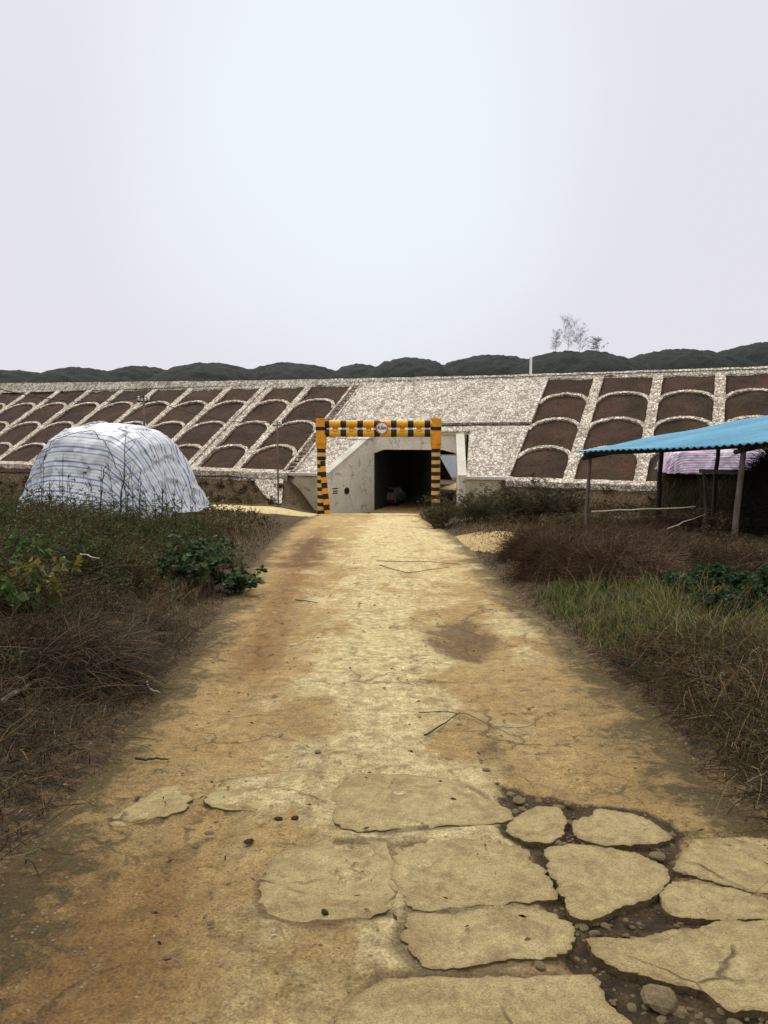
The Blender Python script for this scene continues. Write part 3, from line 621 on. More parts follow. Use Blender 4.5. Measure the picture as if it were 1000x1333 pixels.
mb = MB(); prism(mb, [(-7.85, CE - .22), (-7.2, CE), (-2.9, CE), (-2.03, CE - .22), (-2.03, CE + .58), (-7.85, CE + .58)], .3, LEN); mb.build('roof_slab', M_INNER, und)
mb = MB(); prism(mb, [(-7.85, FL - .3), (-2.03, FL - .3), (-2.03, FL), (-7.85, FL)], -1.2, LEN + 30); mb.build('floor_slab', rm, und)
mb = MB(); prism(mb, [(-8.5, CE - .26), (-7.84, CE - .26), (-7.15, CE - .02), (-2.95, CE - .02), (-2.0, CE - .26), (-1.35, CE - .26), (-1.35, 1.78), (-8.5, 1.78)], -.05, .35); mb.build('headwall', M_CONC, und)
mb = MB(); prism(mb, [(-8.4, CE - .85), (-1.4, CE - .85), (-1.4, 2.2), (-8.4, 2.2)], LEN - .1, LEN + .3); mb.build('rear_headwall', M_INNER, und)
mb = MB(); prism(mb, [(-8.5, 1.78), (-1.3, 1.78), (-1.3, 1.95), (-8.5, 1.95)], -.12, .5); mb.build('headwall_coping', M_CONC2, und)
def wing(s_in, s_out, side):
    for nm, mat in (('wing_wall', M_CONC), ('wing_coping', M_COPE)):
        mb = MB(); rows = []
        for k in range(13):
            f = k / 12; s = s_in + (s_out - s_in) * f; t = 4.5 + (.25 - 4.5) * f; zt = P0[2] + SL * t + .05
            if nm == 'wing_wall': rows.append([Eh(s, t, -3.9), Eh(s, t, zt), Eh(s + side * .42, t, zt), Eh(s + side * .42, t, -3.9)])
            else: rows.append([Eh(s - side * .05, t, zt), Eh(s - side * .05, t, zt + .2), Eh(s + side * .5, t, zt + .22), Eh(s + side * .5, t, zt)])
        P = np.array(rows); P = np.concatenate([P, P[:, :1]], 1)
        mb.grid(P, side > 0); mb.add(P[-1][:4], [(0, 1, 2, 3)]); mb.add(P[0][:4], [(3, 2, 1, 0)]); mb.build(nm, mat, und)
wing(-7.85, -9.15, -1); wing(-2.0, -.45, 1)
zt = P0[2] + SL * .25 + .03
for sa, sb in ((-12.4, -9.58), (-.02, 2.7)):
    mb = MB(); mb.hexa([Eh(sa, .2, -3.9), Eh(sb, .2, -3.9), Eh(sb, .6, -3.9), Eh(sa, .6, -3.9), Eh(sa, .2, zt), Eh(sb, .2, zt), Eh(sb, .6, zt), Eh(sa, .6, zt)]); mb.build('return_wall', M_CONC2, und)
    mb = MB(); mb.hexa([Eh(sa, .1, zt), Eh(sb, .1, zt), Eh(sb, .65, zt), Eh(sa, .65, zt), Eh(sa, .1, zt + .17), Eh(sb, .1, zt + .17), Eh(sb, .65, zt + .2), Eh(sa, .65, zt + .2)]); mb.build('return_coping', M_COPE, und)
def on_wing(f, z, off): s = -7.85 - 1.30 * f; t = 4.5 - 4.25 * f; d = unit(U * .34 + A); return Eh(s, t, z) + d * off
wd_ = unit(on_wing(1, 0, 0) - on_wing(0, 0, 0))
mb = MB(); c = on_wing(.62, -1.85, .02); up = np.array([0, 0, 1.0]); nn = unit(np.cross(up, wd_)); 
mb.tube([c - nn * .04, c + nn * .04], .22, 16); tag(mb.build('drain_hole', M_BLK, und), 'dark weep hole')
mb = MB()
for dz, w in ((0.0, .5), (-.16, .4), (-.3, .46)):
    c = on_wing(.86, -1.65 + dz, .0); mb.hexa([c - wd_ * w / 2 - up * .03 - nn * .02, c + wd_ * w / 2 - up * .03 - nn * .02, c + wd_ * w / 2 - up * .03 + nn * .02, c - wd_ * w / 2 - up * .03 + nn * .02, c - wd_ * w / 2 + up * .03 - nn * .02, c + wd_ * w / 2 + up * .03 - nn * .02, c + wd_ * w / 2 + up * .03 + nn * .02, c - wd_ * w / 2 + up * .03 + nn * .02])
mb.build('stencilled_mark', M_BLK, und)

# pale wall seen through the far end
q = Eh(-4.8, 4.5, -3.0) + TW * (LEN + 14)
mb = MB(); x0 = q[0]
for k in range(14): mb.box((x0 - 5.5 + k * .9, q[1] + 3, -1.75), (.86, .12, 2.5)); mb.box((x0 - 5.5 + k * .9 + .44, q[1] + 3.0, -1.75), (.05, .2, 2.55))
tag(mb.build('sheet_wall', plain('pale blue grey sheet', (0.55, 0.64, 0.70), .5), None), 'pale blue grey panelled wall glimpsed through the far end of the underpass', 'wall')

# small vehicle in the dark of the underpass
cq = at(503, 668, 55.5); veh = empty('parked_car', (cq[0], cq[1], FL + .002), 'small grey car in the dark of the underpass by its left wall', 'car')
yw = unit(TW); xw = np.array([yw[1], -yw[0], 0])
def V(x, y, z): return np.array([cq[0], cq[1], FL]) + xw * x + yw * y + np.array([0, 0, z])
M_CAR = plain('grey car paint', (0.15, 0.155, 0.15), .4, .1); M_GLS = plain('dark glass', (0.01, 0.012, 0.014), .1)
mb = MB(); prof = [(0, .28), (0, .75), (.12, .86), (.5, 1.32), (1.7, 1.34), (2.3, .92), (3.1, .8), (3.2, .3)]
v = [V(-.68 * (1 if z < .95 else .86), y, z) for y, z in prof] + [V(.68 * (1 if z < .95 else .86), y, z) for y, z in prof]
n = len(prof); mb.add(np.array(v), [tuple(range(n)), tuple(range(2 * n - 1, n - 1, -1))] + [((i + 1) % n, i, n + i, n + (i + 1) % n) for i in range(n)]); mb.build('body', M_CAR, veh)
mb = MB(); mb.hexa([V(-.5, .17, .92), V(.5, .17, .92), V(.5, .2, .92), V(-.5, .2, .92), V(-.46, .44, 1.25), V(.46, .44, 1.25), V(.46, .5, 1.25), V(-.46, .5, 1.25)]); mb.build('rear_window', M_GLS, veh)
for sx in (-.56, .56): mb = MB(); mb.box(V(sx, -.01, .68), (.16, .06, .2), -R(15)); mb.build('tail_light', M_RED, veh)
for sx in (-.6, .6):
    for y in (.6, 2.6): mb = MB(); mb.tube([V(sx - .09, y, .29), V(sx + .09, y, .29)], .29, 18); mb.build('wheel', M_BLK, veh)
mb = MB(); mb.box(V(0, -.03, .4), (1.3, .08, .16), -R(15)); mb.build('bumper', M_BLK, veh)

# ------------------------------------------------------------------ height gantry
GY = 44.0
def gp(px, py, dy=0): return at(px, py, GY + dy)
gz = tz(gp(418, 668)[0], GY); gan = empty('height_gantry', (0, GY, gz), 'yellow and black striped height limit gantry over the road before the underpass', 'height gantry')
GM = [M_YEL, M_BLK, M_ORG, M_PALEYEL]
xlp, xrp = gp(418.5, 600)[0], gp(567.5, 600)[0]; zt1, zt2 = gp(500, 552)[2], gp(500, 564)[2]
def banded(mb, a, b, r, marks, n=18):  # marks: list of (fraction end, material index)
    a, b = np.array(a), np.array(b); f0 = 0
    for f1, mi in marks:
        mb.mi = mi; mb.tube([a + (b - a) * f0, a + (b - a) * f1], r, n); f0 = f1
for zt_ in (zt1, zt2):
    mb = MB(); marks = []; x = 0; Lb = xrp - xlp; p = (432 + 3.6 - 418.5) / (567.5 - 418.5) 
    first = (422 - 418.5) / 149; pitch = 21.75 / 149; bw = 7.4 / 149; k = 0; f = first + .0
    while f + bw < 1.0:
        marks += [(f, 0), (f + bw, 1)]; f += pitch
    marks += [(1.0, 0)]
    banded(mb, (xlp, GY, zt_), (xrp, GY, zt_), .21, marks); mb.build('beam', GM, gan, False)
f = first + bw; k = 0
while f + pitch - bw < 1.0:
    m_ = f + (pitch - bw) / 2; x = xlp + (xrp - xlp) * m_
    if abs(m_ - .53) > .05: mb = MB(); mb.mi = 0; mb.tube([(x, GY, zt2 + .12), (x, GY, (zt1 + zt2) / 2), (x, GY, zt1 - .12)], [.24, .13, .24], 14); mb.build('stiffener', M_ORG, gan)
    f += pitch
mb = MB()
for s_ in range(7):
    xx = xlp + (xrp - xlp) * (first + bw / 2 + s_ * pitch)
    if xx < xrp - .2: mb.box((xx, GY, (zt1 + zt2) / 2), (.24, .05, .2))
mb.build('reflective_plate', M_WHITE, gan)
for xx in (xlp, xrp):
    zb = tz(xx, GY) - .1; top = zt1 + .32; zj = gp(420, 584)[2]
    mb = MB(); mb.mi = 2; mb.tube([(xx, GY, zj), (xx, GY, zj + .3), (xx, GY, zt2 - .2), (xx, GY, zt2 + .26), (xx, GY, top)], [.27, .31, .31, .29, .30], 20)
    mb.mi = 1; mb.tube([(xx, GY, zt2 + .17), (xx, GY, zt2 + .36)], .315, 20)
    mb.mi = 2; mb.tube([(xx, GY, zj + .28), (xx, GY, zj + .33)], .335, 20)
    z = zj; k = 0
    while z > zb:
        z2 = max(z - .22, zb); mb.mi = 1 if k % 2 == 0 else 3; mb.tube([(xx, GY, z2), (xx, GY, z)], .25, 20); z = z2; k += 1
    mb.build('post', GM, gan)
xx = xlp; mb = MB(); a_ = np.array([xx + .04, GY - .10, zj - .7]); b_ = np.array([xx + .36, GY - .35, tz(xx + .6, GY - .4) - .05]); nb = 10
banded(mb, a_, b_, .17, [((k + 1) / nb, (k + 1) % 2 if k % 2 else 1) for k in range(nb)]); 
mb.m = [(1 if m == 1 else 2) for m in mb.m]; mb.build('brace', GM, gan)
sgn = gp(497.5, 557, -.3); 
mb = MB(); mb.tube([(sgn[0], sgn[1] + .05, sgn[2]), (sgn[0], sgn[1], sgn[2])], .36, 28); so = mb.build('clearance_sign', M_WHITE, gan)
mb = MB(); an = np.linspace(0, 2 * np.pi, 33); mb.tube(np.stack([sgn[0] + .325 * np.cos(an), np.full(33, sgn[1] - .005), sgn[2] + .325 * np.sin(an)], -1), .03, 6, None, False)
ro = mb.build('sign_rim', M_RED, so); 
def text_mesh(s, size, loc, name, mat, parent, ext=.004):
    cu = bpy.data.curves.new(name, 'FONT'); cu.body = s; cu.size = size; cu.align_x = 'CENTER'; cu.align_y = 'CENTER'; cu.extrude = ext; cu.offset = .008
    o = bpy.data.objects.new(name, cu); COL.objects.link(o); dg = bpy.context.evaluated_depsgraph_get()
    me = bpy.data.meshes.new_from_object(o.evaluated_get(dg)); bpy.data.objects.remove(o)
    o = bpy.data.objects.new(name, me); COL.objects.link(o); me.materials.append(mat)
    o.parent = parent; return o
tx = text_mesh('4.5m', .26, None, 'digits', M_BLK, so)
tx.location = (sgn[0], sgn[1] - .01, sgn[2]); tx.rotation_euler = (R(90), 0, 0)

# ------------------------------------------------------------------ hills behind the line
peaks = [(-90, 492, 60), (-30, 488, 50), (30, 484, 48), (115, 481, 44), (190, 478, 42), (280, 475, 56), (385, 475, 62), (470, 476, 40), (535, 467.5, 46), (635, 464, 66), (745, 460, 70), (880, 457, 80), (990, 449, 60), (1075, 452, 70), (1180, 446, 80), (1300, 455, 80)]
hx = np.arange(-190, 260, 1.0); hy = np.arange(215, 345, 1.3); HX, HY = np.meshgrid(hx, hy); HZ = np.full(HX.shape, 8.0)
for k, (px, py, w) in enumerate(peaks):
    D = 262 + (k * 37 % 5) * 6; c = at(px, py, D); rx = w * D / 1000 * (1.5 + .35 * ((k * 53) % 7) / 7)
    q = 1 - np.abs((HX - c[0]) / rx) ** 2.0 - ((HY - c[1]) / 42) ** 2
    HZ = np.maximum(HZ, 8 + (c[2] - 8) * np.clip(q, 0, 1) ** .43)
HZ = HZ + (fbm(HX * .09, HY * .09, 83) - .5) * 1.2 + (vnoise(HX * .4, HY * .4, 81) - .5) * .8 + (vnoise(HX * .95, HY * .95, 82) - .5) * .8 - 12 * smooth(8.5, 8.0, HZ)
mb = MB(); mb.grid(np.stack([HX, HY, HZ], -1))
hm = rough_mat('wooded hillside', (0.008, 0.012, 0.010), (0.016, 0.019, 0.016), .25, .95, .5, 1.3, (0.007, 0.009, 0.008))
tag(mb.build('hills', hm, None, True), kind='structure')

# ------------------------------------------------------------------ foliage generators
def blades(mb, P, h, w, bend, cols, seg=3, az=None):
    n = len(P); az = rng.random(n) * 2 * np.pi if az is None else az
    h = np.broadcast_to(h, n); w = np.broadcast_to(w, n); bend = np.broadcast_to(bend, n)
    d = np.stack([np.cos(az), np.sin(az), np.zeros(n)], -1); fa = az + np.pi / 2 + rng.normal(0, .7, n); sd_ = np.stack([np.cos(fa), np.sin(fa), np.zeros(n)], -1)
    V = []; C = []
    for k in range(seg + 1):
        t = k / seg; c = P + d * (h * bend * t * t)[:, None]; c[:, 2] += h * t * (1 - .45 * bend * t)
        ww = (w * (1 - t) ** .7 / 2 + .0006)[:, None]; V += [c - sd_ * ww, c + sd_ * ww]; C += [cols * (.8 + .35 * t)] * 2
    V = np.stack(V, 1); C = np.stack(C, 1); m = 2 * (seg + 1)
    base = (np.arange(n) * m)[:, None]
    f = np.concatenate([base + np.array([2 * k, 2 * k + 1, 2 * k + 3, 2 * k + 2]) for k in range(seg)])
    mb.add(V.reshape(-1, 3), f, C.reshape(-1, 3))
def leaves(mb, P, d, size, cols, droop=.2, wid=.5):
    n = len(P); d = d / (np.linalg.norm(d, axis=1)[:, None] + 1e-9); r_ = rng.normal(0, 1, (n, 3)); s_ = np.cross(d, r_); s_ /= np.linalg.norm(s_, axis=1)[:, None] + 1e-9
    size = np.broadcast_to(size, n)[:, None]
    a = P; b = P + d * size * .5 + s_ * size * wid / 2; c = P + d * size; c = c - np.array([0, 0, 1]) * size * droop; e = P + d * size * .5 - s_ * size * wid / 2
    V = np.stack([a, b, c, e], 1); f = (np.arange(n) * 4)[:, None] + np.array([0, 1, 2, 3])
    mb.add(V.reshape(-1, 3), f, np.repeat(cols, 4, 0))
def stems(mb, pts, rad, cols):        # pts (n,k,3), rad (n,k): three sided twigs
    n, k = pts.shape[:2]; tg = np.gradient(pts, axis=1); tg /= np.linalg.norm(tg, axis=2)[..., None] + 1e-9
    ref = np.where(np.abs(tg[..., 2:3]) < .9, np.array([0, 0, 1.0]), np.array([1.0, 0, 0])); a = np.cross(tg, ref); a /= np.linalg.norm(a, axis=2)[..., None] + 1e-9; b = np.cross(tg, a)
    V = np.stack([pts + rad[..., None] * (math.cos(t) * a + math.sin(t) * b) for t in (0, 2.094, 4.189)], 2)
    base = (np.arange(n) * k * 3)[:, None]; f = []
    for i in range(k - 1):
        for j in range(3): f.append(base + np.array([i * 3 + j, i * 3 + (j + 1) % 3, (i + 1) * 3 + (j + 1) % 3, (i + 1) * 3 + j]))
    mb.add(V.reshape(-1, 3), np.concatenate(f), np.repeat(cols, k * 3, 0))
def curve_pts(P, d, ln, k=5, wob=.12, sag=0.0):
    n = len(P); d = d / (np.linalg.norm(d, axis=1)[:, None] + 1e-9); ln = np.broadcast_to(ln, n); w1 = rng.normal(0, wob, (n, 3)); w2 = rng.normal(0, wob, (n, 3)); out_ = []
    for i in range(k):
        t = i / (k - 1); p = P + d * (ln * t)[:, None] + w1 * (ln * t * t)[:, None] + w2 * (ln * np.sin(t * 3.1) * .4)[:, None]; p[:, 2] -= sag * ln * t * t; out_.append(p)
    return np.stack(out_, 1)
def pick(pal, n, var=.25):
    pal = np.array(pal); c = pal[rng.integers(0, len(pal), n)]; return c * (1 + rng.normal(0, var, (n, 1))).clip(.45, 1.7) * (1 + rng.normal(0, .06, (n, 3)))
GREEN = [(.035, .055, .014), (.05, .065, .018), (.028, .042, .014)]; OLIVE = [(.075, .07, .024), (.06, .055, .022), (.09, .075, .03)]
STRAW = [(.20, .14, .06), (.15, .10, .045), (.26, .19, .09)]; BROWN = [(.088, .053, .021), (.062, .040, .017), (.115, .068, .026)]; DARK = [(.034, .029, .013), (.025, .024, .011), (.044, .034, .016)]
YGREEN = [(.13, .16, .028), (.17, .17, .035), (.10, .145, .025)]
def bush(mb, P, h, spread, nst, nbr, nlf, scol, lcol, lsz, mbl=None, sr=.004, k=5, lw=.5, up=.8):
    n = len(P); st = np.repeat(np.arange(n), nst); m = len(st)
    hh = np.broadcast_to(h, n)[st] * (.6 + .5 * rng.random(m)); an = rng.random(m) * 6.283; sp = spread * rng.random(m) ** .7
    d = np.stack([np.cos(an) * sp, np.sin(an) * sp, np.full(m, up)], -1)
    p0 = P[st] + np.stack([np.cos(an), np.sin(an), np.zeros(m)], -1) * (rng.random(m) * .12 * spread)[:, None]
    c = curve_pts(p0, d, hh, k, .1, .12); stems(mb, c, (sr * (1.1 - np.linspace(0, 1, k)))[None, :] * (.7 + .6 * rng.random((m, 1))), pick(scol, m))
    br = np.repeat(np.arange(m), nbr); q = len(br); f = .25 + .72 * rng.random(q); i0 = np.minimum((f * (k - 1)).astype(int), k - 2); fr = f * (k - 1) - i0
    b0 = c[br, i0] * (1 - fr)[:, None] + c[br, i0 + 1] * fr[:, None]; an = rng.random(q) * 6.283
    bd = np.stack([np.cos(an), np.sin(an), .5 + .6 * rng.random(q)], -1); bl = hh[br] * (.14 + .25 * rng.random(q)) * (1.15 - f)
    cb = curve_pts(b0, bd, bl, 4, .15, .1); stems(mb, cb, (sr * .5 * (1.1 - np.linspace(0, 1, 4)))[None, :] * np.ones((q, 1)), pick(scol, q))
    if nlf:
        lf = np.repeat(np.arange(q), nlf); x = len(lf); f = rng.random(x); i0 = np.minimum((f * 3).astype(int), 2); fr = f * 3 - i0
        l0 = cb[lf, i0] * (1 - fr)[:, None] + cb[lf, i0 + 1] * fr[:, None]; ld = rng.normal(0, 1, (x, 3)); ld[:, 2] = np.abs(ld[:, 2]) * .5
        leaves(mbl or mb, l0, ld, lsz * (.5 + .9 * rng.random(x)), pick(lcol, x), .2, lw)
def scatter(n, xa, xb, ya, yb, dens=None):
    x = xa + (xb - xa) * rng.random(n * 4); y = ya + (yb - ya) * rng.random(n * 4)
    if dens is not None: k = rng.random(n * 4) < dens(x, y); x, y = x[k][:n], y[k][:n]
    else: x, y = x[:n], y[:n]
    return np.stack([x, y, terrain(x, y) - .015], -1)
def place(pts): return np.array([[p[0], p[1], tz(p[0], p[1]) - .02] for p in pts])

# ------------------------------------------------------------------ tarpaulin covered stack on the left
def stripe_mat(name, bands, period, wh):
    m, t, b = new_mat(name); uv = t.nodes.new('ShaderNodeUVMap'); sp = t.nodes.new('ShaderNodeSeparateXYZ')
    v = nattr(t, 'cv'); fr = nmath(t, 'FRACT', nmath(t, 'DIVIDE', v, period))
    r_ = t.nodes.new('ShaderNodeValToRGB'); r_.color_ramp.interpolation = 'CONSTANT'; t.links.new(fr, r_.inputs[0]); e = r_.color_ramp.elements
    e[0].position = 0; e[0].color = c4(wh); e[1].position = .999; e[1].color = c4(wh)
    for p, c in bands: x = e.new(p); x.color = c4(c)
    ob = ncoord(t); n = nnoise(t, 2.0, 6, .65, ob); f = nnoise(t, 25, 4, .7, ob)
    c = nmix(t, nramp(t, n, .38, .72, 0, .42), r_.outputs[0], wh)
    c = nmix(t, nramp(t, nnoise(t, 1.1, 6, .7, ob, .6), .5, .75, 0, .35), c, (.30, .27, .23))
    t.links.new(c, b.inputs['Base Color']); b.inputs['Roughness'].default_value = .42; b.inputs['Specular IOR Level'].default_value = .35
    nbump(t, b, nmath(t, 'ADD', n, nmath(t, 'MULTIPLY', f, .25)), .03); return m
WH = (.54, .57, .60)
M_TARP = stripe_mat('blue striped tarpaulin', [(.14, (.11, .15, .22)), (.26, WH), (.40, (.27, .32, .35)), (.45, WH), (.60, (.40, .42, .28)), (.67, WH), (.82, (.13, .18, .27)), (.92, WH)], .40, WH)
WP = (.66, .60, .66)
M_TARP2 = stripe_mat('red and blue striped tarpaulin', [(.10, (.50, .14, .20)), (.22, WP), (.36, (.16, .18, .36)), (.47, WP), (.60, (.42, .20, .42)), (.72, WP), (.82, (.14, .17, .34)), (.9, (.5, .3, .4))], .44, WP)
def drape(name, cx, cy, zt, zb, rz, lx, ly, reach, mat, parent=None, flare=.75, seed=0, nx=150, ny=130, hem=.25, cap=.35, tilt=0.0):
    xs = np.linspace(-lx / 2 - reach, lx / 2 + reach, nx); ys = np.linspace(-ly / 2 - reach, ly / 2 + reach, ny); GX, GY_ = np.meshgrid(xs, ys)
    px = np.clip(GX, -lx / 2, lx / 2); py = np.clip(GY_, -ly / 2, ly / 2); ex = GX - px; ey = GY_ - py; ln = np.hypot(ex, ey) + 1e-6; dx, dy = ex / ln, ey / ln
    lm = reach * (1 + hem * (fbm(np.arctan2(GY_, GX) * 2.2, np.zeros_like(GX), seed + 5) - .5)); ln = np.minimum(ln, lm)
    sh = cap * 2; a = np.minimum(ln / sh, 1); H = zt - zb
    h = np.where(ln < sh, sh * .45 * a ** 2, sh * .45 + (ln - sh) * .86); g = np.where(ln < sh, sh * .85 * a, sh * .85 + (ln - sh) * flare * .55)
    ang = np.arctan2(dy, dx); corner = np.abs(dx * dy) * 2
    fold = np.sin(ang * 17 + 2 * np.sin(ang * 3)) * .075 * smooth(.3, 1.6, ln) * (.4 + corner) + (fbm(GX * 1.3, GY_ * 1.3, seed, 4) - .5) * .28 + (fbm(GX * 4.5, GY_ * 4.5, seed + 3, 3) - .5) * .06
    cr_ = .5 - np.abs(fbm(GX * .9 + 7, GY_ * .9, seed + 11, 3) - .5) * 6; cr_ = np.clip(cr_, 0, .5) ** 2 * .26 - np.clip(.5 - np.abs(fbm(GX * 1.7, GY_ * 1.2 + 3, seed + 17, 3) - .5) * 7, 0, .5) ** 2 * .24; fold = fold + cr_
    X_ = px + dx * (g + fold * .8); Y_ = py + dy * (g + fold * .8); Z_ = zt - np.minimum(h, H) + fold * .55 * smooth(1.4, 0, ln) + tilt * px - .09 * (px / max(lx, .1)) ** 2 - .10 * np.abs(py)
    c, s_ = math.cos(rz), math.sin(rz); mb = MB(); mb.grid(np.stack([cx + X_ * c - Y_ * s_, cy + X_ * s_ + Y_ * c, Z_], -1))
    o = mb.build(name, mat, parent, True, attrs={'cv': GY_ + 40 + .05 * fold}); md = o.modifiers.new('cloth', 'SOLIDIFY'); md.thickness = .012; return o, (X_, Y_, Z_, c, s_)
gzl = tz(-6.7, 19.3)
stk = empty('straw_stack', (-6.7, 19.4, gzl), 'big straw stack wrapped in a white tarpaulin with thin blue stripes, left of the road', 'straw stack')
o, D_ = drape('tarpaulin', -6.82, 19.5, 1.98, gzl - .1, R(-20), 1.05, .8, 3.1, M_TARP, stk, .72, 3, cap=.5, tilt=-.06)
# rope lying over the cover
mb = MB()
for (u0, v0, u1, v1) in ((.20, .22, .52, .36), (.52, .36, .80, .20)):
    k = 24; ii = (np.linspace(v0, v1, k) * 129).astype(int); jj = (np.linspace(u0, u1, k) * 149).astype(int); X_, Y_, Z_, c, s_ = D_
    p = np.stack([-6.82 + X_[ii, jj] * c - Y_[ii, jj] * s_, 19.5 + X_[ii, jj] * s_ + Y_[ii, jj] * c, Z_[ii, jj]], -1) + np.array([0, -.025, .025]); mb.tube(p, .008, 6)
mb.build('rope', M_DARKT, stk, True)
q = ongound(273, 650); stone(q[0], q[1], .18, 'whitish boulder at the right foot of the tarpaulin covered stack', None, rock_mesh('boulder', M_ROCKG, 44), q[2] + .1, 'boulder')

# ------------------------------------------------------------------ open shed on the right
A_ = np.array([5.96, 22.5]); B_ = np.array([8.39, 18.0]); ed = (B_ - A_) / np.linalg.norm(B_ - A_); gd_ = np.array([-ed[1], ed[0]]); gd_ = gd_ if gd_[0] > 0 else -gd_
gd_ = np.array([.88, .475]); RS = .138; ES = .27 / 5.11
def rf(e, g, dz=0.0): p = A_ + ed * e + gd_ * g; return np.array([p[0], p[1], 1.17 + ES * e + RS * g + dz])
shed = empty('open_shed', (A_[0] + 3, A_[1] - 2, tz(A_[0] + 3, A_[1] - 2)), 'open timber shed with a blue corrugated metal roof on the right', 'shed')
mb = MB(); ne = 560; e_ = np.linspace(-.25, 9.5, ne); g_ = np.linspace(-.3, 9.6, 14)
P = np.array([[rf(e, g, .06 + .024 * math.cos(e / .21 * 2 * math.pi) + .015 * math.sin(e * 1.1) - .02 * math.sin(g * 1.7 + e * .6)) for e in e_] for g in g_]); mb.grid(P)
M_ROOF, rft, rfb = new_mat('blue painted sheet')
rv_ = ncoord(rft); q1 = nnoise(rft, .9, 6, .65, rv_); q2 = nnoise(rft, 9, 5, .7, rv_)
rc = nmix(rft, nramp(rft, q1, .3, .7), (.055, .22, .335), (.09, .28, .40)); rc = nmix(rft, 1.0, rc, nmix(rft, nattr(rft, 'sheet'), (.72, .76, .8), (1.2, 1.15, 1.1)), 'MULTIPLY'); rc = nmix(rft, nramp(rft, q2, .56, .72, 0, .6), rc, (.20, .36, .43)); rc = nmix(rft, nramp(rft, nnoise(rft, 4.0, 7, .75, rv_), .6, .68, 0, .7), rc, (.16, .085, .045)); rc = nmix(rft, nramp(rft, nnoise(rft, 2.3, 6, .7, rv_, 1.), .6, .72, 0, .5), rc, (.14, .12, .09))
rc = nmix(rft, nmath(rft, 'MULTIPLY', nramp(rft, nattr(rft, 'valley_shade'), .35, .95), nramp(rft, q2, .3, .6, .55, .95)), rc, (.03, .10, .15)); rft.links.new(rc, rfb.inputs['Base Color']); rfb.inputs['Roughness'].default_value = .42; rfb.inputs['Metallic'].default_value = .1  # shadow lines of the corrugation valleys put into the sheet colour
ro_ = mb.build('roof', M_ROOF, shed, True, attrs={'sheet': np.tile(_hash(np.floor(e_ / .84), np.zeros(len(e_)), 5), len(g_)), 'valley_shade': np.tile(.5 - .5 * np.cos(e_ / .21 * 2 * math.pi), len(g_))}); md = ro_.modifiers.new('sheet', 'SOLIDIFY'); md.thickness = .006
def pole(mb, a, b, r0, r1, wob=.012, n=9):
    a, b = np.array(a, float), np.array(b, float); t = np.linspace(0, 1, 8)[:, None]; p = a + (b - a) * t + rng.normal(0, wob, (8, 3)) * np.sin(t * 3.14); mb.tube(p, np.linspace(r0, r1, 8), n)
for (e, g, r_, mat) in ((0.05, .05, .055, M_TIMBER), (5.1, .05, .068, M_TIMBER), (9.2, .05, .08, M_TIMBER), (.05, 3.0, .075, M_DARKT), (.05, 5.6, .07, M_DARKT), (.05, 9.3, .07, M_DARKT), (5.1, 9.3, .08, M_DARKT)):
    t_ = rf(e, g, .0); lean = -.05 if e > 5 else -.03; b_ = np.array([t_[0] + lean * 3, t_[1], 0]); b_[2] = tz(b_[0], b_[1]) - .15; mb = MB(); pole(mb, b_, t_, r_ * 1.1, r_ * .9); mb.build('post', mat, shed, True)
for g in (.05, 3.1, 6.2, 9.3): mb = MB(); pole(mb, rf(-.2, g, -.05), rf(9.4, g, -.05), .055, .05, .012); mb.build('purlin', M_DARKT, shed, True)
for e in (.05, 5.1, 9.2): mb = MB(); pole(mb, rf(e, -.25, -.13), rf(e, 9.5, -.13), .06, .05, .012); mb.build('rafter', M_DARKT, shed, True)
# log rail behind the front post
lr = empty('log_rail', (8.75, 21, tz(8.75, 21)), 'pale horizontal log rail on short props under the blue roof', 'rail')
mb = MB(); pole(mb, (8.62, 21, .70), (12.2, 20.4, .60), .055, .065, .015, 12); mb.build('rail', M_BAMBOO, lr, True)
for x, y in ((8.78, 21.0), (11.6, 20.5)): mb = MB(); pole(mb, (x + .12, y, tz(x, y) - .1), (x - .04, y + .0, .64), .05, .04, .02); mb.build('prop', M_TIMBER, lr, True)
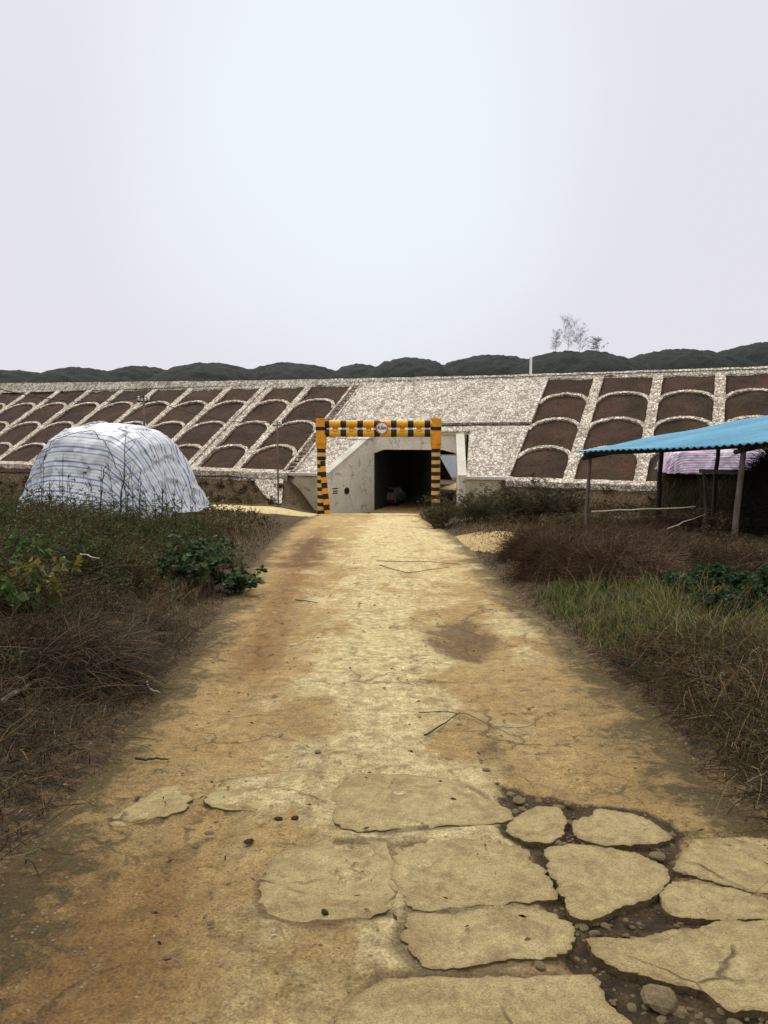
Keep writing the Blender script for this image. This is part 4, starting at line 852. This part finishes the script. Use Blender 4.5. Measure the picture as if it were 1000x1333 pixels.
# straw rick with its striped cover, and dark stacks under the roof
def straw_heap(name, cx, cy, rx, ry, zt, pal, label, cat, n=9000, rz=0.0, sq=.42, grp=None, core=(0.05, .035, .02), ln=.5, vert=False, th_=1.0):
    zb = min(tz(cx, cy), tz(cx + rx, cy), tz(cx - rx, cy)) - .1; mb = MB(); th = np.linspace(0, 2 * np.pi, 49); ph = np.linspace(0, 1, 14)
    def surf(t, f, k=1.0):
        rr = np.cos(np.clip(f, 0, 1) * np.pi / 2) ** sq; x = np.sign(np.cos(t)) * np.abs(np.cos(t)) ** .75 * rx * rr * k; y = np.sign(np.sin(t)) * np.abs(np.sin(t)) ** .75 * ry * rr * k
        nz = 1 + .16 * (fbm(x * 1.1 + cx, y * 1.1 + cy, 91) - .5); z = zb + (zt - zb) * np.sin(np.clip(f, 0, 1) * np.pi / 2) * nz * k
        return np.stack([cx + x * math.cos(rz) - y * math.sin(rz), cy + x * math.sin(rz) + y * math.cos(rz), z], -1)
    T, Fh = np.meshgrid(th, ph); mb.grid(surf(T, Fh, .94)); nv = mb.n; mb.c = [np.tile(np.array(core), (nv, 1))]
    t = rng.random(n) * 6.283; f = rng.random(n) ** 1.1; p = surf(t, f, .97); o_ = surf(t, f, 1.1) - p
    if vert: d = o_ * .4 + np.stack([np.zeros(n), np.zeros(n), -np.ones(n)], -1) * .3 + rng.normal(0, .12, (n, 3))
    else: d = o_ * .35 + rng.normal(0, .4, (n, 3)) * np.array([1, 1, .45])
    c = curve_pts(p, d, ln * (.4 + .9 * rng.random(n)), 4, .18, .15); stems(mb, c, np.array([.005, .0045, .004, .002])[None] * th_ * (.6 + .9 * rng.random((n, 1))), pick(pal, n, .35))
    return tag(mb.build(name, M_DRY, None, False, True), label, cat, grp)
straw_heap('straw_rick', 13.1, 30.6, 2.0, 1.5, .62, [(.10, .085, .03), (.075, .06, .025), (.06, .05, .02)], 'greenish brown straw rick under the red striped tarpaulin behind the shed', 'straw rick', 6000, R(-10), .25, None, (.04, .032, .015), .7, True)
o, _ = drape('tarpaulin', 13.1, 30.6, 1.36, .30, R(-10), 2.6, 1.5, 1.5, M_TARP2, None, .5, 9, 110, 90, .3, .3)
tag(o, 'red, white and blue striped tarpaulin capping the straw rick behind the shed', 'tarpaulin')
straw_heap('stalk_stack', 11.0, 19.9, 1.55, 1.5, 1.1, DARK, 'dark stack of stalks under the blue roof at the right edge', 'stalk stack', 7000, .3, .3, None, (.012, .010, .007), .5)
straw_heap('stalk_stack', 12.9, 22.6, 1.8, 1.6, 1.5, DARK, 'dark stack of stalks deep under the roof behind the log rail', 'stalk stack', 6000, .1, .25, None, (.012, .010, .007), .5)
# brush piles of cut stalks between shed and road
RB = [(.115, .055, .026), (.08, .04, .02), (.17, .10, .05), (.06, .034, .018), (.13, .085, .04)]
for (px, py, D, rx, ry, hgt, lab, n) in ((712, 0, 15.6, .8, .8, .26, 'dark brown pile of cut stalks nearest the road bend', 7000), (775, 0, 14.0, 1.0, .9, .36, 'reddish brown stalk pile just beyond the far end of the grass strip', 8000), (840, 0, 12.3, 1.0, .8, .32, 'brown stalk pile heaped between the grass strip and the front shed post', 8000), (925, 0, 11.9, 1.2, .9, .24, 'large dark stalk pile above the nettles', 8000), (1010, 0, 11.2, 1.2, .9, .26, 'dark stalk pile at the right edge above the grass', 7000), (815, 0, 18.8, 1.6, 1.1, .18, 'brown stalk pile in front of the left shed post', 8000), (890, 0, 15.2, 1.5, 1.0, .16, 'low brown stalk pile before the front shed post', 7000), (860, 0, 21.6, 1.8, 1.1, .22, 'brown stalk pile heaped under the left end of the shed', 6000), (722, 0, 18.6, .8, .8, .2, 'small dark heap of stalks beside the side path', 5000), (752, 0, 12.4, .85, .8, .36, 'brown stalk pile right at the far end of the grass strip', 7000), (818, 0, 10.9, .9, .7, .34, 'brown stalk pile between grass strip and nettles', 7000)):
    x = (px - 500) / 1000 * D; straw_heap('stalk_pile', x, D, rx, ry, tz(x, D) + hgt, RB + RB + (DARK if px > 860 or px < 715 else DARK[:1]), lab, 'stalk pile', n, rng.random() * 3, .6, 'piles of cut stalks by the shed', (.03, .02, .012), .42, False, .55)
def branch(pts, r, lab, mat, grp='loose sticks and branches', name='stick'):
    pts = np.array(pts, float); mb = MB(); k = len(pts); s = np.linspace(0, 1, k); t = np.linspace(0, 1, 9); p = np.stack([np.interp(t, s, pts[:, i]) for i in range(3)], -1) + rng.normal(0, r * .5, (9, 3)); mb.tube(p, np.linspace(r, r * .55, 9), 7)
    return tag(mb.build(name, mat, None, True), lab, 'stick', grp)
M_PALEST = rough_mat('bleached stick', (.42, .37, .28), (.30, .25, .17), 4, .8, .003, 30)
def lay(px1, py1, px2, py2, D1, D2, r, lab, mat=M_PALEST): branch([at(px1, py1, D1), at(px2, py2, D2)], r, lab, mat, None)
lay(770, 665, 905, 660, 18.0, 18.4, .02, 'long pale pole lying level across the stalk pile under the shed')
lay(868, 688, 922, 668, 17.6, 19.2, .014, 'pale pole slanting up toward the short prop')
lay(883, 714, 889, 762, 13.0, 12.8, .012, 'pale upright stick in the brush right of the grass')
lay(728, 728, 742, 792, 12.4, 12.0, .010, 'pale bent weed stick standing at the end of the grass strip')
def flatstick(pts, r, lab, mat, lift=.02):
    branch([onroad(*p) + np.array([0, 0, lift]) if m_ == 'r' else ongound(*p) + np.array([0, 0, lift]) for m_, p in pts], r, lab, mat, None)
flatstick([('r', (137, 915)), ('r', (152, 911)), ('r', (170, 906))], .012, 'pale stick lying on the left road edge', M_PALEST)
flatstick([('r', (191, 890)), ('r', (194, 899)), ('r', (208, 905))], .010, 'hooked pale twig on the left road edge', M_PALEST)
flatstick([('g', (127, 880)), ('g', (131, 866))], .012, 'short pale stick poking out of the left brush', M_PALEST, .1)
flatstick([('r', (178, 992)), ('r', (220, 992))], .008, 'thin dark twig lying level on the left of the road', M_DARKT)
flatstick([('r', (552, 962)), ('r', (575, 948)), ('r', (598, 932))], .006, 'dark twig slanting across the middle of the road', M_DARKT)
flatstick([('r', (545, 931)), ('r', (580, 930)), ('r', (612, 934)), ('r', (640, 950))], .0035, 'long thin twig bending across the road behind the slanting one', M_DARKT)
flatstick([('r', (495, 738)), ('r', (530, 748)), ('r', (585, 740))], .009, 'forked dark twig across the road near the underpass', M_DARKT, .03)
flatstick([('r', (490, 732)), ('r', (560, 733)), ('r', (600, 737))], .008, 'long straight twig across the road near the underpass', M_DARKT, .03)
flatstick([('r', (385, 783)), ('r', (415, 786))], .009, 'dark twig in the left wheel track', M_DARKT)
flatstick([('g', (380, 692)), ('g', (410, 696))], .03, 'pale branch on the dark patch at the left verge', M_BAMBOO, .05)
branch([at(82, 742, 7.4), at(84, 734, 7.4), at(84, 724, 7.4)], .016, 'short white upright stick among the left weeds', M_PALEST, None)
branch([at(104, 722, 8.2), at(115, 723, 8.2), at(129, 728, 8.0)], .010, 'white level twig caught in the left weeds', M_PALEST, None)
branch([at(0, 918, 4.6), at(22, 900, 4.9), at(40, 890, 5.3)], .022, 'thick grey branch lying in the brush at the left edge', M_TIMBER, None)

# ------------------------------------------------------------------ poles, cable, marker post
def upole(px, ytop, D, r, lab):
    t = at(px, ytop, D); g = tz(t[0], t[1]); e = empty('utility_pole', (t[0], t[1], g), lab, 'pole', 'thin poles carrying the cable')
    mb = MB(); mb.tube([(t[0], t[1], g - .3), t], r, 10); mb.build('shaft', M_TIMBER, e, True)
    mb = MB(); mb.box(t - np.array([0, 0, .12]), (.55, .06, .06)); mb.build('crossarm', M_DARKT, e)
    for x in (-.22, 0, .22): mb = MB(); mb.tube([t + np.array([x, 0, -.1]), t + np.array([x, 0, 0]), t + np.array([x, 0, .12])], [.03, .045, .025], 8); mb.build('insulator', M_WHITE if x else M_DARKT, e, True)
    return t
t1 = upole(187, 519, 34, .05, 'thin dark pole rising behind the tarpaulin covered stack'); t2 = upole(361, 551, 45.5, .05, 'thin pole left of the striped gantry'); t0 = at(-60, 492, 26)
upole(-60, 492, 26, .06, 'thin pole beyond the left edge')
mb = MB(); hw_ = on_wing(.05, 1.4, .05)
for a, b, sg in ((t0, t1, .5), (t1, t2, .45), (t2, hw_, .35)):
    k = np.linspace(0, 1, 24)[:, None]; p = a + (b - a) * k; p[:, 2] += .1 - 4 * sg * (k * (1 - k))[:, 0]; mb.tube(p, .018, 5)
tag(mb.build('cable', M_CABLE, None, True), 'thin black cable sagging between the poles to the underpass headwall', 'cable')
q = at(691, 487, 56.5); mp = empty('marker_post', q, 'white square marker post standing on the crest of the embankment', 'post')
mb = MB(); mb.box(q + np.array([0, 0, .45]), (.16, .16, 1.5)); mb.build('shaft', M_WHITE, mp); mb = MB(); mb.box(q + np.array([0, 0, -.25]), (.75, .5, .5)); mb.build('footing', M_COPE, mp)

# ------------------------------------------------------------------ sparse trees on the hill
def tree(px, ptop, D, wide, lab, up, leafy):
    tp = at(px, ptop, D); bz = float(HZ[np.abs(hy - D).argmin(), np.abs(hx - tp[0]).argmin()]) - 1.0; H = tp[2] - bz
    e = empty('bare_tree', (tp[0], D, bz), lab, 'tree', 'sparse trees on the hilltop'); PC = [(.46, .45, .44), (.36, .35, .34)]
    mb = MB(); c = curve_pts(np.array([[tp[0], D, bz]]), np.array([[.02, 0, 1.0]]), H * .92, 8, .03); stems(mb, c, np.linspace(.10, .012, 8)[None], pick(PC, 1)); tk = c[0]; mb.build('trunk', M_DRY, e, False, True)
    def grow(src, n, ln, u_, r_, k=5, lo=.15):
        i = rng.integers(0, len(src), n); f = lo + (1 - lo) * rng.random(n); m = src.shape[1] - 1; j = np.minimum((f * m).astype(int), m - 1); fr = (f * m - j)[:, None]
        b0 = src[i, j] * (1 - fr) + src[i, j + 1] * fr; an = rng.random(n) * 6.283; d = np.stack([np.cos(an) * wide, np.sin(an) * wide, u_ * np.ones(n)], -1) + rng.normal(0, .2, (n, 3))
        cc = curve_pts(b0, d, ln * (.5 + .8 * rng.random(n)) * (1.15 - .5 * f), k, .16); stems(mb, cc, np.linspace(r_, r_ * .4, k)[None] * np.ones((n, 1)), pick(PC, n)); return cc
    mb = MB(); l1 = grow(tk[None], 26, H * .52, up, .026, 6, .12); l2 = grow(l1, 130, H * .20, up, .013); l3 = grow(l2, 950, H * .10, up * .8, .009, 3)
    x = leafy; j = rng.integers(0, len(l3), x); leaves(mb, l3[j, rng.integers(0, 3, x)], rng.normal(0, 1, (x, 3)), .12 + .14 * rng.random(x), pick([(.30, .29, .26), (.2, .2, .17), (.36, .35, .33)], x), .1, .6); mb.build('crown', M_DRY, e, False, True)
for a_ in ((724, 432, 258, 1.7, 'smaller airy bare tree at the left of the hilltop group', 1.3, 900), (740, 420, 262, 1.6, 'tallest airy bare tree in the middle of the hilltop group', 1.5, 1400), (755, 427, 259, 1.7, 'bare tree just right of the tallest on the hilltop', 1.3, 1200), (777, 440, 257, 1.8, 'low round headed tree with more leaves at the right of the hilltop group', .9, 2600)):
    tree(*a_)

# ------------------------------------------------------------------ undergrowth, grass, bushes
def left_d(x, y): return xl(y) - x
# short dry verge grass, both sides
mb = MB()
P = scatter(52000, -9, 0, 2.0, 30, lambda x, y: smooth(-.3, .3, left_d(x, y) + .5 * (fbm(x * 2, y * 2, 95) - .5)) * smooth(7, .3, left_d(x, y)) * np.minimum(1, 6 / y))
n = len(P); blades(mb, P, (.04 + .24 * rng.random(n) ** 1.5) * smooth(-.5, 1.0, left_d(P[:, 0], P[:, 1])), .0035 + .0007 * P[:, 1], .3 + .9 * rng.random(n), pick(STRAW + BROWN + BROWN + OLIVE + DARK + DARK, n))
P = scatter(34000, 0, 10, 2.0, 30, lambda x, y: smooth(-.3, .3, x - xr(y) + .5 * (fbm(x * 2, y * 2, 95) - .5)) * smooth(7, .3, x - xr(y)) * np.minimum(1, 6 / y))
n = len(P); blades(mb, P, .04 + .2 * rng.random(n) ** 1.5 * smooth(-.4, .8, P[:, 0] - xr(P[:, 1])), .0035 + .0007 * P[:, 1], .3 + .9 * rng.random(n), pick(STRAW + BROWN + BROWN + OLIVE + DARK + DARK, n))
P = scatter(9000, -6, 0, 5, 16, lambda x, y: smooth(.1, .6, left_d(x, y)) * smooth(3.2, 1.4, left_d(x, y)) * (fbm(x * 1.3, y * 1.3, 96) > .47)); n = len(P)
blades(mb, P, .14 + .26 * rng.random(n), .004 + .0006 * P[:, 1], .3 + .8 * rng.random(n), pick([(.11, .055, .024), (.08, .045, .02), (.15, .09, .04)] + OLIVE, n), 4)
P = scatter(30000, -46, -5, 40, 66, lambda x, y: ((((x - P0[0]) * U[0] + (y - P0[1]) * U[1]) < -.25) & (((x - P0[0]) * A[0] + (y - P0[1]) * A[1]) < -12.2)) * smooth(2.0, 2.6, seg_d(x, y, PATHL))); n = len(P)
blades(mb, P, .12 + .35 * rng.random(n), .035, .3 + .8 * rng.random(n), pick(BROWN + OLIVE + [(.14, .08, .038), (.11, .06, .03), (.17, .11, .05), (.10, .085, .035)], n))
# matted dead grass beyond
P = scatter(24000, -30, -3, 14, 48, lambda x, y: smooth(.2, 1.5, left_d(x, y)) * (terrain(x, y, False) < 1) * clear(x, y)); n = len(P)
blades(mb, P, .2 + .35 * rng.random(n), .022, .3 + .8 * rng.random(n), pick(OLIVE + BROWN + BROWN + STRAW, n))
P = scatter(14000, 3, 28, 22, 46, lambda x, y: smooth(.4, 2, x - xr(y))); n = len(P)
blades(mb, P, .2 + .35 * rng.random(n), .022, .3 + .8 * rng.random(n), pick(OLIVE + BROWN + DARK + BROWN, n))
tag(mb.build('verge_grass', M_LEAF, None, False, True), kind='stuff')
# tall grass strip on the right bank
mb = MB()
def gr(x, y):
    d = x - xr(y); return smooth(.05, .4, d) * smooth(2.3, 1.3, d - (12 - y) * .05) * (.35 + .65 * (fbm(x * 1.5, y * 1.5, 51) > .47))
P = scatter(18000, 1, 7, 2.4, 11.0, gr); n = len(P); far_ = smooth(5.5, 9.5, P[:, 1] + rng.normal(0, .8, n))
cg = pick(YGREEN + GREEN, n); cs = pick(STRAW + OLIVE + OLIVE + YGREEN, n); mixc = np.where((rng.random(n) < .28 + .6 * far_)[:, None], cg, cs)
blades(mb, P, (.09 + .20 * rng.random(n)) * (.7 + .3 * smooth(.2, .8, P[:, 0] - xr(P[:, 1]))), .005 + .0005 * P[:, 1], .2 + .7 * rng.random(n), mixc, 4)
P = scatter(600, 1, 7, 3.5, 11, gr); n = len(P); blades(mb, P, .3 + .3 * rng.random(n), .006, .15 + .4 * rng.random(n), pick(STRAW, n), 4)
tag(mb.build('grass', M_LEAF, None, False, True), kind='stuff')
# dead tangle along the lower right and lower left edges
mb = MB(); 
P = scatter(9000, .8, 5, 2.0, 7, lambda x, y: smooth(.0, .3, x - xr(y)) * smooth(1.9, .8, x - xr(y))); n = len(P); d = rng.normal(0, 1, (n, 3)); d[:, 2] = .15 + .45 * rng.random(n); P[:, 2] += .14 * rng.random(n)
stems(mb, curve_pts(P, d, .12 + .3 * rng.random(n), 5, .3, .35), np.array([.0022, .002, .0018, .0015, .001])[None] * (.6 + .9 * rng.random((n, 1))), pick(STRAW + BROWN + BROWN + DARK + [(.16, .12, .09)], n))
P = scatter(13000, -6, 0, 1.9, 8.5, lambda x, y: smooth(-.15, .5, left_d(x, y)) * smooth(4.5, .8, left_d(x, y))); n = len(P); d = rng.normal(0, 1, (n, 3)); d[:, 2] = .1 + .6 * rng.random(n); P[:, 2] += .25 * rng.random(n) * smooth(.1, 1.2, left_d(P[:, 0], P[:, 1]))
stems(mb, curve_pts(P, d, .14 + .36 * rng.random(n), 5, .3, .35), np.array([.0024, .0022, .002, .0016, .001])[None] * (.6 + .9 * rng.random((n, 1))), pick(BROWN + DARK + DARK + BROWN + [(.15, .11, .07)], n))
tag(mb.build('dead_undergrowth', M_DRY, None, False, True), kind='stuff')
# left thicket of weeds
mb = MB()
def th(x, y): return clear(x, y) * smooth(.5, 1.5, left_d(x, y)) * (fbm(x * .7, y * .7, 55) > .36)
for (n_, ya, yb, h, nst, nbr, nlf, lsz, xa) in ((150, 3.6, 6.6, .42, 5, 7, 6, .03, -5), (380, 6.4, 10, .78, 5, 7, 6, .036, -6), (520, 9, 15, .9, 5, 7, 5, .042, -9), (560, 13, 19, .95, 4, 6, 6, .05, -11), (330, 19, 32, .55, 4, 5, 6, .07, -16)):
    P = scatter(n_, xa, -1, ya, yb, th)
    k_ = (P[:, 0] + 6.6) ** 2 / 5.5 + (P[:, 1] - 19.5) ** 2 / 4 > 1; P = P[k_]; n = len(P); v_ = fbm(P[:, 0] * .5, P[:, 1] * .5, 57)
    hv = h * (.6 + .8 * rng.random(n)) * (.55 + .45 * smooth(.4, 2.2, left_d(P[:, 0], P[:, 1]))); hv = hv * np.where(P[:, 1] > 14, 1 - .35 * smooth(-3.5, -2.2, P[:, 0]), 1)
    g_ = v_ > .50
    bush(mb, P[g_], hv[g_], .55, nst, nbr, nlf, BROWN + OLIVE + STRAW[:1], GREEN + GREEN + OLIVE + YGREEN[2:], lsz, None, .005)
    bush(mb, P[~g_], hv[~g_], .5, nst, nbr, nlf, BROWN + STRAW + DARK[:1], BROWN + OLIVE + DARK[:1] + GREEN[:1] + [(.13, .065, .028)], lsz * .9, None, .005)
# right hand undergrowth around the heaps
P = scatter(230, 3, 12, 9, 17, lambda x, y: smooth(1.8, 3.0, x - xr(y) + (y - 9) * .12)); n = len(P); bush(mb, P, .25 + .3 * rng.random(n), .7, 5, 5, 5, BROWN + DARK, DARK + GREEN[:1] + BROWN, .045, None, .004)
P = scatter(140, 3, 20, 19, 34, lambda x, y: smooth(1.2, 2.5, x - xr(y))); n = len(P); bush(mb, P, .3 + .35 * rng.random(n), .6, 5, 5, 5, BROWN + STRAW[1:2], BROWN + OLIVE + DARK, .07, None, .006)
# scrub at the foot of the embankment
P = scatter(260, -34, -5.5, 36, 62, lambda x, y: (((x - P0[0]) * U[0] + (y - P0[1]) * U[1]) < -.6) * (((x - P0[0]) * U[0] + (y - P0[1]) * U[1]) > -6) * (seg_d(x, y, PATHL) > 2.5) * (y > 45) * (x < -6.3) * (x < -6.3 - np.maximum(0, 44 - y) * .8)); n = len(P); bush(mb, P, .3 + .4 * rng.random(n), .8, 5, 5, 5, BROWN + OLIVE, BROWN + BROWN + OLIVE + DARK, .12, None, .01)
P = scatter(160, 7, 30, 30, 44, lambda x, y: (((x - P0[0]) * U[0] + (y - P0[1]) * U[1]) < -.6) * 1.0); n = len(P); bush(mb, P, .3 + .4 * rng.random(n), .8, 5, 5, 5, BROWN + DARK, BROWN + BROWN + OLIVE, .12, None, .01)
tag(mb.build('undergrowth', M_LEAF, None, False, True), kind='stuff')
# small weeds rooted on the earth panels
mb = MB(); n0 = 16000; S = rng.uniform(-48, 24, n0); T = rng.uniform(.6, 10.9, n0); k_ = ((S < -12.8) | (S > 2.9)) & (fbm(S * .6, T * .8, 77) > .42); S, T = S[k_], T[k_]; P = Es(S, T, np.full(len(S), .0)); n = len(P)
blades(mb, P, .04 + .09 * rng.random(n), .035, .3 + .7 * rng.random(n), pick(BROWN + BROWN + OLIVE + DARK + [(.09, .05, .035)], n))
wo = mb.build('slope_weeds', M_LEAF, emb, False, True); wo['kind'] = 'stuff'

def shrub(name, x, y, h, nst, nbr, nlf, sc_, lc, lsz, lab, cat, grp=None, spread=.9, sr=.007, lw=.4, up=.8, clump=1, cr=0.0):
    z = tz(x, y) - .03; e = empty(name, (x, y, z), lab, cat, grp); ms, ml = MB(), MB()
    an = rng.random(clump) * 6.283; rr = cr * np.sqrt(rng.random(clump)); P = np.stack([x + rr * np.cos(an), y + rr * np.sin(an), np.zeros(clump)], -1); P[:, 2] = terrain(P[:, 0], P[:, 1]) - .03
    hc = h * (1 - .45 * (rr / max(cr, .01)) ** 2) if cr else h
    bush(ms, P, hc, spread, nst, nbr, nlf, sc_, lc, lsz, ml, sr, 6, lw, up)
    ms.build('stems', M_DRY, e, False, True); ml.build('foliage', M_LEAF, e, False, True); return e
OB = [(.085, .07, .028), (.06, .055, .022), (.05, .05, .02), (.10, .075, .035)]
shrub('bush', 2.9, 28.6, 2.0, 15, 9, 8, BROWN + OLIVE, OB, .075, 'olive brown bush hiding the foot of the right gantry post', 'bush', 'dry bushes right of the underpass', .8, .006, .35, .9, 12, 1.1)
shrub('bush', 4.5, 29.6, 1.75, 14, 9, 8, BROWN + OLIVE, OB, .075, 'olive bush just right of the gantry, against the low wall', 'bush', 'dry bushes right of the underpass', .9, .006, .35, .8, 9, 1.0)
shrub('bush', 5.6, 27.6, 2.1, 16, 10, 9, BROWN + DARK, [(.05, .045, .02), (.065, .05, .022), (.04, .035, .018)], .075, 'dark rounded bush between the low wall and the shed', 'bush', 'dry bushes right of the underpass', .9, .006, .4, .8, 12, 1.15)
shrub('bush', 4.4, 26.6, .8, 12, 8, 7, BROWN + STRAW[1:2], OB, .06, 'low dry bush at the edge of the side path', 'bush', 'dry bushes right of the underpass', 1.0, .005, .35, .6, 6, .8)
shrub('bush', 6.3, 24.4, 1.0, 14, 8, 8, BROWN + STRAW[1:2], [(.11, .10, .035), (.08, .07, .03)], .06, 'yellowish low bush by the left post of the shed', 'bush', 'dry bushes right of the underpass', 1.0, .005, .35, .7, 6, .7)
# leafy plant by the left verge, saplings, tall dead stalk
BL = [(.025, .055, .02), (.04, .075, .028), (.016, .032, .014), (.09, .13, .055)]
shrub('leafy_plant', -2.75, 11.2, 1.05, 8, 7, 6, GREEN + BROWN, BL + [(.06, .085, .03), (.10, .13, .06)], .105, 'dark green broad leaved plant spilling over the left road edge', 'plant', None, .7, .005, .6, .8, 9, .6)
shrub('leafy_plant', -3.35, 11.2, .6, 5, 5, 5, GREEN, [(.14, .17, .05), (.08, .11, .03)], .13, 'small pale green plant left of the dark broad leaved one', 'plant', None, .5, .005, .6, .9, 2, .15)
def sapling(px, py0, ptop, D, lc, lab, nl=26, ls=.12, lean=.1):
    b = at(px, py0, D); b[2] = tz(b[0], b[1]) - .03; t = at(px + 12, ptop, D); e = empty('sapling', b, lab, 'sapling', None); ms, ml = MB(), MB()
    k = 8; tt = np.linspace(0, 1, k)[:, None]; p = b + (t - b) * tt + np.array([lean, 0, 0]) * np.sin(tt * 3.14) * .3; ms.c = []
    stems(ms, p[None], np.linspace(.010, .004, k)[None], np.array([[.17, .14, .09]])); n = nl; f = .45 + .55 * rng.random(n); q = b + (t - b) * f[:, None]; an = rng.random(n) * 6.283
    cb = curve_pts(q, np.stack([np.cos(an), np.sin(an), .2 + .5 * rng.random(n)], -1), .10 + .18 * rng.random(n), 3, .1, .2); stems(ms, cb, np.array([.003, .002, .0015])[None] * np.ones((n, 1)), pick(OLIVE, n))
    r_ = np.repeat(np.arange(n), 4); x = len(r_); d = cb[r_, 2] - cb[r_, 0] + rng.normal(0, .12, (x, 3)); leaves(ml, cb[r_, rng.integers(1, 3, x)], d, ls * (.6 + .7 * rng.random(x)), pick(lc, x), .35, .65)
    ms.build('stem', M_DRY, e, False, True); ml.build('foliage', M_LEAF, e, False, True)
sapling(48, 850, 735, 6.6, [(.16, .13, .03), (.12, .13, .03), (.08, .11, .03), (.2, .12, .03)], 'yellowing sapling with a pale bare stem among the left weeds', 34, .085)
sapling(30, 830, 700, 7.6, [(.08, .13, .03), (.06, .10, .025)], 'fresh green sapling behind the yellowing one', 30, .085)
sapling(5, 830, 765, 6.4, [(.05, .10, .02), (.08, .12, .03)], 'low green sapling at the left edge', 24, .085)
b = at(152, 700, 14.0); b[2] = tz(b[0], b[1]); tp = at(165, 566, 14.0); e = empty('dead_stalk', b, 'tall dark dead stalk standing before the white tarpaulin', 'stalk')
mb = MB(); k = 9; tt = np.linspace(0, 1, k)[:, None]; p = b + (tp - b) * tt + rng.normal(0, .012, (k, 3)); stems(mb, p[None], np.linspace(.022, .006, k)[None], np.array([[.03, .024, .018]])); n = 16; f = .3 + .65 * rng.random(n); q = b + (tp - b) * f[:, None]; an = rng.random(n) * 6.283
stems(mb, curve_pts(q, np.stack([np.cos(an), np.sin(an) * .5, .5 + .6 * rng.random(n)], -1), .12 + .25 * rng.random(n), 5, .15), np.linspace(.007, .003, 5)[None] * np.ones((n, 1)), pick(DARK, n)); mb.build('stalk', M_DRY, e, False, True)
# dark thin weed stalks silhouetted against the tarpaulin
for k in range(34):
    px = 45 + 215 * rng.random(); D = 13 + 4.0 * rng.random(); b = at(px, 690, D); b[2] = tz(b[0], b[1]); hgt = at(px, 650 - 42 * rng.random() ** 1.6 - (8 if px < 140 else 0), D)[2] - b[2]
    mb = MB(); p = curve_pts(b[None], np.array([[rng.normal(0, .06), 0, 1.0]]), hgt, 7, .03); stems(mb, p, np.linspace(.012, .004, 7)[None], pick(DARK, 1)); m_ = 9; f = rng.integers(3, 7, m_); an = rng.random(m_) * 6.283
    stems(mb, curve_pts(p[0, f], np.stack([np.cos(an), np.sin(an), 1 + rng.random(m_)], -1), .08 + .12 * rng.random(m_), 4, .1), np.linspace(.006, .003, 4)[None] * np.ones((m_, 1)), pick(DARK, m_))
    tag(mb.build('weed_stalk', M_DRY, None, False, True), 'thin dark dry weed stalk in front of the striped white tarpaulin', 'weed', 'weed stalks before the tarpaulin')
# fern brown brush mound on the left, green clumps on the right
straw_heap('brush_mound', -2.75, 5.9, .85, .75, tz(-2.7, 5.9) + .28, [(.10, .05, .022), (.075, .045, .022), (.14, .09, .045), (.045, .03, .018), (.07, .06, .03), (.03, .025, .015)], 'rust brown mound of dead bracken at the left road edge', 'brush mound', 9000, .3, .55, None, (.02, .013, .008), .27, False, .45)
shrub('nettle_clump', 4.35, 9.7, .5, 16, 7, 9, GREEN, [(.03, .06, .02), (.022, .045, .016), (.05, .075, .03)], .075, 'dark green nettle clump right of the grass strip', 'plant', 'green clumps on the right bank', .8, .004, .5, .8, 9, .8)
shrub('nettle_clump', 4.1, 8.3, .4, 14, 7, 8, GREEN, [(.025, .045, .018), (.035, .05, .02)], .07, 'dark green clump at the right edge beside the tall straw grass', 'plant', 'green clumps on the right bank', .8, .004, .5, .8, 7, .6)
# litter of dead leaves and chips on the verges
mb = MB()
for sgn_, n_ in ((-1, 7000), (1, 4500)):
    P = scatter(n_, -7 if sgn_ < 0 else 0, 0 if sgn_ < 0 else 6, 2.2, 16, lambda x, y: (smooth(-.3, .4, left_d(x, y)) * smooth(2.2, .3, left_d(x, y)) if sgn_ < 0 else smooth(-.25, .3, x - xr(y)) * smooth(1.5, .2, x - xr(y)))); n = len(P); P[:, 2] = np.maximum(P[:, 2], zroad(P[:, 1])) + .03
    d = rng.normal(0, 1, (n, 3)); d[:, 2] *= .25; leaves(mb, P, d, .008 + .026 * rng.random(n) ** 2, pick(BROWN + BROWN + STRAW + STRAW + DARK, n), .1, .5)
P = scatter(500, -1.6, 1.9, 2.4, 16); P[:, 2] = zroad(P[:, 1]) + .018; n = len(P); d = rng.normal(0, 1, (n, 3)); d[:, 2] *= .15; leaves(mb, P, d, .012 + .03 * rng.random(n), pick(BROWN + DARK + STRAW, n), .05, .35)
tag(mb.build('leaf_litter', M_DRY, None, False, True), kind='stuff')
